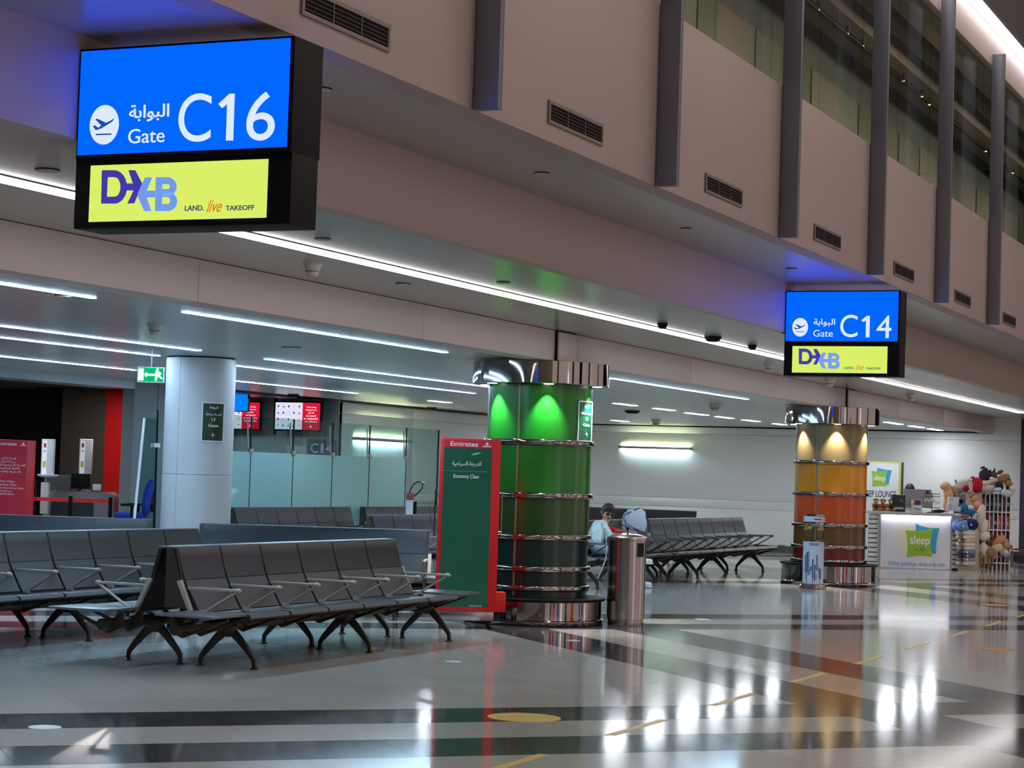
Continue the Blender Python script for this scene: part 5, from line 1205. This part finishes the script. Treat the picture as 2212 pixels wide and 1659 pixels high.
MB().box(G(2064, 1080).x, G(2088, 1080).x, 0, 0.1, 0, G(2076, 1068).z, 0.004).obj('body', mat('grey_plastic', (108, 116, 124), 0.5), t)
MB().ell((G(2077, 0).x, -0.02, G(2077, 1083).z), (0.04, 0.02, 0.04), 12, 8).obj('reel', M_black, t)
# free standing lounge board behind the counter
t, G = at_counter('lounge_board', 'white board reading SLEEP LOUNGE with a lime edge behind the counter', 'sign board', 1900, 1.8)
a, b, zz = G(1852, 1040).x, G(1948, 1040).x, G(1900, 997).z
MB().box(a, b, 0.004, 0.10, 0, zz, 0.004).obj('board', mat('lime_edge', (188, 198, 120), 0.5), t)
f = MB().box(a+0.03, b-0.05, -0.004, 0.006, 0.05, zz-0.035).obj('face', M_plastic_w, t, ang=0)
MB().box(b, b+0.05, 0.02, 0.10, 0, zz).obj('dark_side', mat('dark_side', (70, 68, 66), 0.5), t, ang=0)
poly_print([XZ(G, [(1896, 1010), (1912, 1014), (1928, 1016), (1924, 1032), (1921, 1047), (1915, 1046), (1905, 1030), (1896, 1020)])], M_lblue, f, -0.004, 'blue_pillow')
g2 = poly_print([XZ(G, pillow([(1884, 1017), (1918, 1016), (1917, 1051), (1885, 1051)]))], M_lgreen, f, -0.008, 'green_pillow')
text('sleep', M_txtw, g2, G(1889, 1034).x, G(1914, 1034).x, G(1900, 1042).z, G(1900, 1026).z, -0.0115, bold=0.015)
text('SLEEP LOUNGE', M_txtb, f, G(1862, 1067).x, G(1937, 1067).x, G(1900, 1074).z, G(1900, 1060).z, -0.005, bold=0.005)
# attendant behind the monitor
t, G = at_counter('person', 'attendant with black hair mostly hidden behind the silver monitor', 'person', 1961, 1.15)
c = G(1961, 1058); hz = c.z-0.03
J = {'pelvis': (Vector((0, 0, hz-0.66)), (0.15, 0.11)), 'waist': (Vector((0, 0, hz-0.50)), (0.125, 0.095)), 'chest': (Vector((0, 0, hz-0.30)), (0.15, 0.105)), 'neckbase': (Vector((0, 0, hz-0.17)), 0.065), 'neck': (Vector((0, -0.01, hz-0.11)), 0.048),
     'head': (Vector((0, -0.01, hz-0.02)), (0.076, 0.085)), 'crown': (Vector((0, 0, hz+0.055)), (0.074, 0.083))}
E_ = [('pelvis', 'waist'), ('waist', 'chest'), ('chest', 'neckbase'), ('neckbase', 'neck'), ('neck', 'head'), ('head', 'crown')]; seg = [1, 1, 1, 0, 0, 0]
for s, n in ((-1, 'l'), (1, 'r')):
    J.update({n+'sh': (Vector((s*0.165, 0, hz-0.215)), 0.058), n+'el': (Vector((s*0.21, -0.06, hz-0.46)), 0.042), n+'wr': (Vector((s*0.16, -0.26, hz-0.50)), 0.03),
              n+'hip': (Vector((s*0.09, 0, hz-0.74)), 0.088), n+'kn': (Vector((s*0.10, -0.02, hz-1.10)), 0.06), n+'an': (Vector((s*0.10, 0.02, 0.09)), 0.042), n+'to': (Vector((s*0.11, -0.13, 0.04)), 0.036)})
    E_ += [('chest', n+'sh'), (n+'sh', n+'el'), (n+'el', n+'wr'), ('pelvis', n+'hip'), (n+'hip', n+'kn'), (n+'kn', n+'an'), (n+'an', n+'to'), (n+'wr', n+'palm')]; seg += [1, 1, 1, 2, 2, 2, 3, 0]
    hand(J, E_, seg, J[n+'wr'][0], (0, -1, -0.1), (s, 0, 0), (0, 0, 1), 0, n)
person_body(t, J, E_, [M_skin, mat('white_shirt', (200, 200, 200), 0.8), M_black, M_black], seg)
head_parts(t, Vector((0, -0.005, hz+0.01)), (-0.1, -1, -0.35), (0, -0.3, 1))
# ------------------------------------------------------------------ soft toys, pillows and rack at the right of the counter
def fur(rgb): return mat('plush_%d_%d_%d' % rgb, rgb, 0.92, var=0.14, scale=26, bump=0.35)
def toy(name, label, cat, px, d, parts, group=None, floor_py=None):
    """parts: (part name, colour, [(x, y, rx, rz, tilt)]) in photograph pixels at depth DC+d; every part gets its own thickness"""
    s = (DC+d)/FPX
    pts = [P(x, y, D=DC+d) - Vector((0, 0, rz*s)) for _, _, L_ in parts for x, y, rx, rz, tl in L_]
    zb = min(p.z for p in pts); q = P(px, 1120, D=DC+d)
    t = thing(name, label, cat, (q.x, q.y, zb), YAW, group)
    for n, (pn, c, L_) in enumerate(parts):
        b = MB()
        if pn != 'body' and len(L_) > 1 and 'bag' not in pn: sub = [[e] for e in L_]
        else: sub = [L_]
        for L2 in sub:
          b = MB()
          for k, (x, y, rx, rz, tl) in enumerate(L2):
            v = GR.transposed() @ (P(x, y, D=DC+d)-Vector((q.x, q.y, zb)))
            ry = min(rx, rz)*0.9+max(0, 0.15*(max(rx, rz)-min(rx, rz)))
            T = Matrix.Translation((v.x, v.y-0.004*n, v.z)) @ Matrix.Rotation(radians(-tl), 4, 'Y')
            b.ell((0, 0, 0), (rx*s, ry*s, rz*s), 14, 10, T=T, wob=0.07, seed=n*17+k+int(x))
          b.obj(pn, fur(c), t, ang=80)
    return t
WH, CR, PE, TAN, BRN, NAVY, SKY, TEAL, GRY, BLK, RED_, PNK = (222, 220, 216), (226, 214, 190), (226, 172, 128), (186, 140, 88), (110, 74, 48), (22, 40, 84), (104, 144, 204), (22, 112, 168), (120, 126, 132), (34, 32, 40), (190, 22, 36), (238, 170, 150)
# white rack with pigeon holes
t, G = at_counter('display_rack', 'white rack with rows of narrow pigeon holes full of packed travel items', 'rack', 2150, 0.9)
xs = [2120, 2129, 2138, 2147, 2156, 2165, 2174, 2183]; zs_ = [G(2150, y).z for y in (1216, 1182, 1145, 1106, 1066)]
for x in xs:
    a = G(x, 1140).x; MB().box(a-0.01, a+0.01, 0, 0.35, 0, zs_[-1]).obj('upright', M_plastic_w, t, ang=0)
for z in zs_: MB().box(G(2120, 1140).x, G(2183, 1140).x, -0.012, 0.36, z-0.012, z+0.012).obj('shelf', M_plastic_w, t, ang=0)
MB().box(G(2120, 1140).x, G(2183, 1140).x, 0.35, 0.365, 0, zs_[-1]).obj('back_sheet', mat('rack_back', (120, 116, 116), 0.6), t, ang=0)
rr = random.Random(21)
cols = [('black', BLK), ('plum', (96, 36, 92)), ('grey', (104, 102, 106)), ('dark red', (120, 20, 40)), ('beige', (186, 170, 148)), ('charcoal', (60, 60, 64)), ('pink', (200, 90, 110)), ('orange', (200, 98, 30)), ('navy', NAVY)]
rown = ['bottom', 'third', 'second', 'top']
for r_ in range(4):
    for c_ in range(7):
        nm, c = cols[rr.randrange(len(cols))]
        if r_ >= 2 and c_ in (5, 6): nm, c = (('black', BLK), ('plum', (96, 36, 92)))[c_ % 2] if r_ == 3 else (('plum', (96, 36, 92)), ('orange', (200, 98, 30)))[c_ % 2 == 0]
        a, b = G(xs[c_], 1140).x+0.014, G(xs[c_+1], 1140).x-0.014
        hh = (zs_[r_+1]-zs_[r_]-0.03)*rr.uniform(0.75, 0.96)
        w = MB().box(a, b, 0.0, 0.26, 0.0, hh, 0.014).mesh('packed_item', fur(c), 30)
        base = Vector((t.location.x, t.location.y, 0)); off = GR @ Vector((0, 0.02+0.02*rr.random(), 0))
        o = put('packed_item', w, None, (base.x+off.x, base.y+off.y, zs_[r_]+0.0125), YAW)
        tag(o, '%s packed item, %s row of the white rack, hole %s from the counter' % (nm, rown[r_], ('one', 'two', 'three', 'four', 'five', 'six', 'seven')[c_]), 'packed item', 'packed items in the white rack')
        lb_ = MB().box(a+0.012, b-0.012, -0.003, 0.001, hh*0.35, hh*0.6).obj('paper_label', mat('label_%d' % (c_ % 3), ((206, 200, 196), (168, 160, 172), (90, 88, 96))[c_ % 3], 0.5), o, ang=0)
t, G = at_counter('plinth', 'white display plinth between the counter and the rack', 'plinth', 2095, 0.75)
MB().box(G(2070, 1130).x, G(2117, 1130).x, 0, 0.3, 0, G(2095, 1063).z, 0.006).obj('cabinet', mat('cream_plinth', (214, 206, 196), 0.5), t)
MB().box(G(2068, 1130).x, G(2119, 1130).x, -0.01, 0.31, G(2095, 1063).z, G(2095, 1063).z+0.02, 0.004).obj('top_board', M_plastic_w, t)
# pile on top of the rack and plinth
toy('plush_toy', 'peach plush toy slumped at the left end of the pile above the counter', 'soft toy', 2044, 0.45, [('body', PE, [(2050, 1072, 11, 26, 12), (2046, 1090, 9, 16, 0)]), ('head', (230, 180, 140), [(2042, 1050, 12, 9, 10)]), ('limb', TAN, [(2056, 1056, 9, 6, -20), (2060, 1062, 7, 9, 0)])], 'soft toys around the rack')
toy('plush_toy', 'large white plush toy lying on the pile left of the red one', 'soft toy', 2080, 0.95, [('body', WH, [(2082, 1042, 19, 9, 5)]), ('patch', PE, [(2077, 1043, 9, 4, -8)]), ('ear', GRY, [(2066, 1042, 3, 7, 30)])], 'soft toys around the rack')
toy('plush_toy', 'pale grey plush toy with long ear drooping below the white one', 'soft toy', 2070, 0.7, [('body', (200, 194, 196), [(2074, 1054, 16, 6, -25)]), ('ear', (150, 144, 150), [(2070, 1060, 6, 8, 20)])], 'soft toys around the rack')
toy('plush_toy', 'bright red plush toy in the middle of the pile', 'soft toy', 2108, 0.62, [('body', RED_, [(2110, 1048, 13, 17, -8), (2101, 1036, 7, 7, 0)]), ('limb', (176, 20, 32), [(2087, 1055, 8, 7, 20)]), ('hem', (150, 14, 28), [(2110, 1061, 12, 3, 0)])], 'soft toys around the rack')
toy('plush_toy', 'thin lilac plush limb toy hanging in front of the red one', 'soft toy', 2097, 0.45, [('body', (196, 186, 200), [(2097, 1050, 4, 16, 6)]), ('paw', (176, 160, 176), [(2101, 1066, 4, 5, 0)]), ('head', WH, [(2096, 1036, 5, 4, 0)])], 'soft toys around the rack')
toy('plush_toy', 'pale plush bird with an orange beak right of the red toy', 'soft toy', 2130, 0.8, [('body', (222, 206, 190), [(2126, 1044, 13, 6, 8)]), ('beak', (226, 120, 84), [(2140, 1045, 5, 3, 15)]), ('wing', (206, 190, 178), [(2122, 1047, 8, 3, 0)])], 'soft toys around the rack')
toy('plush_toy', 'off white plush toy with drooping cheeks at the rack top edge', 'soft toy', 2132, 0.7, [('body', (204, 194, 192), [(2132, 1057, 14, 8, 0)]), ('muzzle', CR, [(2132, 1063, 4, 6, 0)]), ('ear', (176, 164, 162), [(2122, 1060, 5, 8, 10), (2143, 1060, 5, 8, -10)])], 'soft toys around the rack')
toy('drawstring_bag', 'dark purple drawstring bag with a short strap on top of the pile', 'bag', 2127, 1.0, [('bag_body', (46, 42, 58), [(2127, 1027, 13, 14, 0), (2128, 1017, 7, 7, 0)]), ('strap', BLK, [(2122, 1010, 6, 2, 25)]), ('side_strap', (26, 24, 30), [(2137, 1022, 3, 8, -15)])], 'bags on the rack')
toy('drawstring_bag', 'small grey bag between the dark purple bag and the brown toy dog', 'bag', 2146, 1.05, [('bag_body', (86, 84, 88), [(2146, 1027, 8, 10, 10)]), ('tie', (70, 68, 74), [(2148, 1016, 2, 5, 10)])], 'bags on the rack')
toy('plush_toy', 'brown plush dog lying along the top right of the pile', 'soft toy', 2168, 1.0, [('body', (158, 118, 66), [(2166, 1034, 17, 9, 25)]), ('head', (176, 138, 86), [(2178, 1044, 9, 8, 0)]), ('ear', BRN, [(2160, 1020, 8, 4, 30), (2180, 1038, 4, 5, 0)]), ('nose', BLK, [(2186, 1045, 2, 2, 0)])], 'soft toys around the rack')
toy('plush_toy', 'pale blue plush toy tucked under the brown dog', 'soft toy', 2146, 0.9, [('body', (186, 198, 206), [(2147, 1040, 9, 7, 35)]), ('paw', WH, [(2142, 1034, 5, 4, 0)])], 'soft toys around the rack')
toy('plush_toy', 'dark navy plush toy under the brown dog', 'soft toy', 2157, 0.75, [('body', (20, 42, 58), [(2158, 1050, 10, 11, 15)]), ('trim', (140, 140, 116), [(2150, 1051, 3, 9, 25)])], 'soft toys around the rack')
toy('plush_toy', 'striped black and white plush toy at the rack top', 'soft toy', 2154, 0.62, [('body', (206, 210, 214), [(2155, 1058, 9, 5, 10)]), ('stripe', BLK, [(2151, 1058, 1.5, 4.5, 20), (2156, 1059, 1.5, 4.5, 20), (2160, 1061, 1.5, 4, 20)])], 'soft toys around the rack')
toy('plush_toy', 'white fluffy plush toy overhanging the right end of the rack', 'soft toy', 2182, 0.8, [('body', (216, 222, 226), [(2180, 1066, 13, 7, 25)]), ('head', WH, [(2186, 1057, 8, 7, 0)]), ('dark_patch', BLK, [(2176, 1054, 4, 4, 0)])], 'soft toys around the rack')
# things hanging in front: left edge of the rack
toy('plush_toy', 'tan and pink plush toy hanging above the turquoise one', 'soft toy', 2108, 0.3, [('body', PNK, [(2110, 1091, 10, 12, 25)]), ('head', (206, 160, 108), [(2104, 1078, 10, 7, 20)]), ('ear', (176, 120, 60), [(2097, 1072, 4, 5, 0)]), ('tail', (226, 150, 136), [(2122, 1106, 4, 13, -25)])], 'soft toys around the rack')
toy('plush_toy', 'turquoise plush toy with white trim at the counter end', 'soft toy', 2086, 0.05, [('body', TEAL, [(2094, 1107, 16, 8, 0), (2098, 1116, 8, 9, 0)]), ('head', (28, 124, 178), [(2083, 1096, 9, 8, 0)]), ('trim', WH, [(2096, 1097, 8, 6, 10), (2072, 1100, 4, 6, -15)]), ('trunk', (18, 92, 148), [(2080, 1108, 4, 6, 0)])], 'soft toys around the rack')
toy('plush_toy', 'orange and white plush toy on the counter end below the turquoise one', 'soft toy', 2083, 0.0, [('body', (204, 120, 78), [(2084, 1115, 11, 4, 5)]), ('belly', CR, [(2070, 1113, 7, 4, 0)]), ('spot', WH, [(2094, 1119, 3, 3, 0)])], 'soft toys around the rack')
toy('plush_toy', 'small cream plush toy beside the navy pillow', 'soft toy', 2104, 0.0, [('body', (216, 208, 180), [(2104, 1119, 5, 9, -15)]), ('head', CR, [(2107, 1112, 4, 4, 0)])], 'soft toys around the rack')
NP = [(2077, 1136, 10, 13, SKY, 'light blue neck pillow, top left of the hanging stack'), (2094, 1133, 11, 12, NAVY, 'navy patterned neck pillow, top right of the hanging stack'), (2086, 1150, 17, 7, WH, 'white neck pillow under the blue ones'),
      (2086, 1160, 17, 5.5, CR, 'cream neck pillow in the upper half of the hanging stack'), (2088, 1168, 15, 5, (206, 186, 156), 'beige neck pillow in the middle of the hanging stack'), (2086, 1176, 17, 5, (222, 210, 184), 'pale cream neck pillow with a green edge'),
      (2087, 1184, 16, 5, (196, 202, 208), 'light grey neck pillow below the cream ones'), (2086, 1192, 17, 5, (120, 132, 146), 'blue grey neck pillow'), (2087, 1200, 16, 5, (90, 92, 96), 'dark grey neck pillow'),
      (2086, 1208, 17, 5, (140, 146, 150), 'mid grey neck pillow near the bottom'), (2086, 1217, 17, 6, (196, 196, 196), 'white and grey neck pillow, lowest of the hanging stack')]
for k, (x, y, rx, rz, c, lb) in enumerate(NP):
    s = DC/FPX; q = P(x, y, D=DC-0.10)
    t = thing('neck_pillow', lb, 'pillow', (q.x, q.y, q.z), YAW, 'neck pillows hanging beside the counter')
    b = MB(); pts = [Vector((rx*s*(0.72 if k < 2 else 0.98)*cos(a), 0.09*sin(a)+0.03, 0)) for a in [radians(-50+280*j/10-50) for j in range(11)]]
    b.tube(pts, [rz*s*0.75]+[rz*s*(0.95+0.1*sin(j)) for j in range(9)]+[rz*s*0.75], 10)
    b.ell(tuple(pts[0]), (rz*s*0.8,)*3, 10, 7).ell(tuple(pts[-1]), (rz*s*0.8,)*3, 10, 7); b.obj('cushion', fur(c), t, ang=80)
    e = MB(); e.tube([p+Vector((0, -0.0, -rz*s*0.96)) for p in pts], 0.006, 5); e.obj('piping', fur((70, 72, 78)), t)
    MB().box(-0.012, 0.012, -rz*s*0.6-0.105, -rz*s*0.6-0.1, -0.02, 0.02).obj('tag', M_plastic_w, t, ang=0)
toy('plush_toy', 'long white plush dog hanging head down with brown ears', 'soft toy', 2125, 0.1, [('body', (220, 212, 202), [(2117, 1116, 11, 26, -14), (2124, 1138, 11, 18, -10)]), ('head', (226, 218, 208), [(2126, 1157, 13, 11, 0)]), ('eye_patch', BRN, [(2126, 1150, 3, 3, 0)]),
     ('ear', (104, 62, 38), [(2119, 1174, 4, 10, 18), (2140, 1171, 4, 9, -18)]), ('muzzle', (220, 208, 196), [(2126, 1188, 10, 18, 18)])], 'soft toys around the rack')
toy('plush_toy', 'tan plush dog with dark spots hanging at the right of the white dog', 'soft toy', 2160, 0.7, [('body', (200, 150, 104), [(2158, 1168, 17, 9, 32)]), ('head', (206, 160, 120), [(2174, 1178, 10, 8, 30)]), ('spot', (90, 50, 32), [(2152, 1165, 4, 3, 20)]), ('nose', (196, 104, 66), [(2183, 1182, 5, 5, 30)]), ('ear', BRN, [(2143, 1160, 4, 9, 25)])], 'soft toys around the rack')
toy('plush_toy', 'cream shaggy plush toy hanging below the tan dog', 'soft toy', 2158, 0.2, [('body', (214, 196, 168), [(2154, 1184, 13, 9, 25)]), ('limb', (190, 164, 126), [(2146, 1196, 5, 12, 10), (2164, 1190, 6, 8, -20)]), ('paw', WH, [(2172, 1192, 6, 5, 0)])], 'soft toys around the rack')
toy('plush_toy', 'brown long legged plush toy with its legs reaching the floor', 'soft toy', 2132, 0.05, [('body', (156, 118, 74), [(2138, 1193, 12, 12, 10)]), ('leg', (150, 116, 76), [(2118, 1212, 3, 20, 4), (2126, 1214, 3, 19, -2), (2136, 1212, 3, 18, 3), (2144, 1208, 3, 16, -5)]), ('paw', (186, 164, 128), [(2119, 1229, 4, 3, 0), (2126, 1230, 4, 3, 0)])], 'soft toys around the rack')
toy('plush_toy', 'blue grey plush toy at the lower right of the rack', 'soft toy', 2174, 0.82, [('body', (170, 182, 194), [(2172, 1196, 8, 8, 0)]), ('limb', (120, 130, 140), [(2178, 1206, 4, 8, -10)])], 'soft toys around the rack')
# low black seat at the right edge
q = P(2200, 1229, Z=0)
t = thing('bench', 'low black padded bench with chrome legs at the right edge', 'bench', (q.x, q.y, 0), YAW)
MB().box(-0.10, 1.3, 0, 0.5, 0.13, 0.33, 0.03).obj('pad', mat('black_leather', (22, 22, 24), 0.3), t)
for x in (-0.06, 1.26):
    for y in (0.05, 0.45): MB().tube([(x, y, 0), (x, y, 0.14)], 0.018, 10).lathe([(0.03, 0), (0.03, 0.008), (0, 0.01)], 12, (x, y, 0)).obj('leg', M_chrome, t)
MB().tube([(-0.14, 0.0, 0.08), (-0.14, 0.0, 0.34), (-0.10, 0.0, 0.38), (0.4, 0.0, 0.38)], 0.015, 8).obj('rail', M_chrome, t)
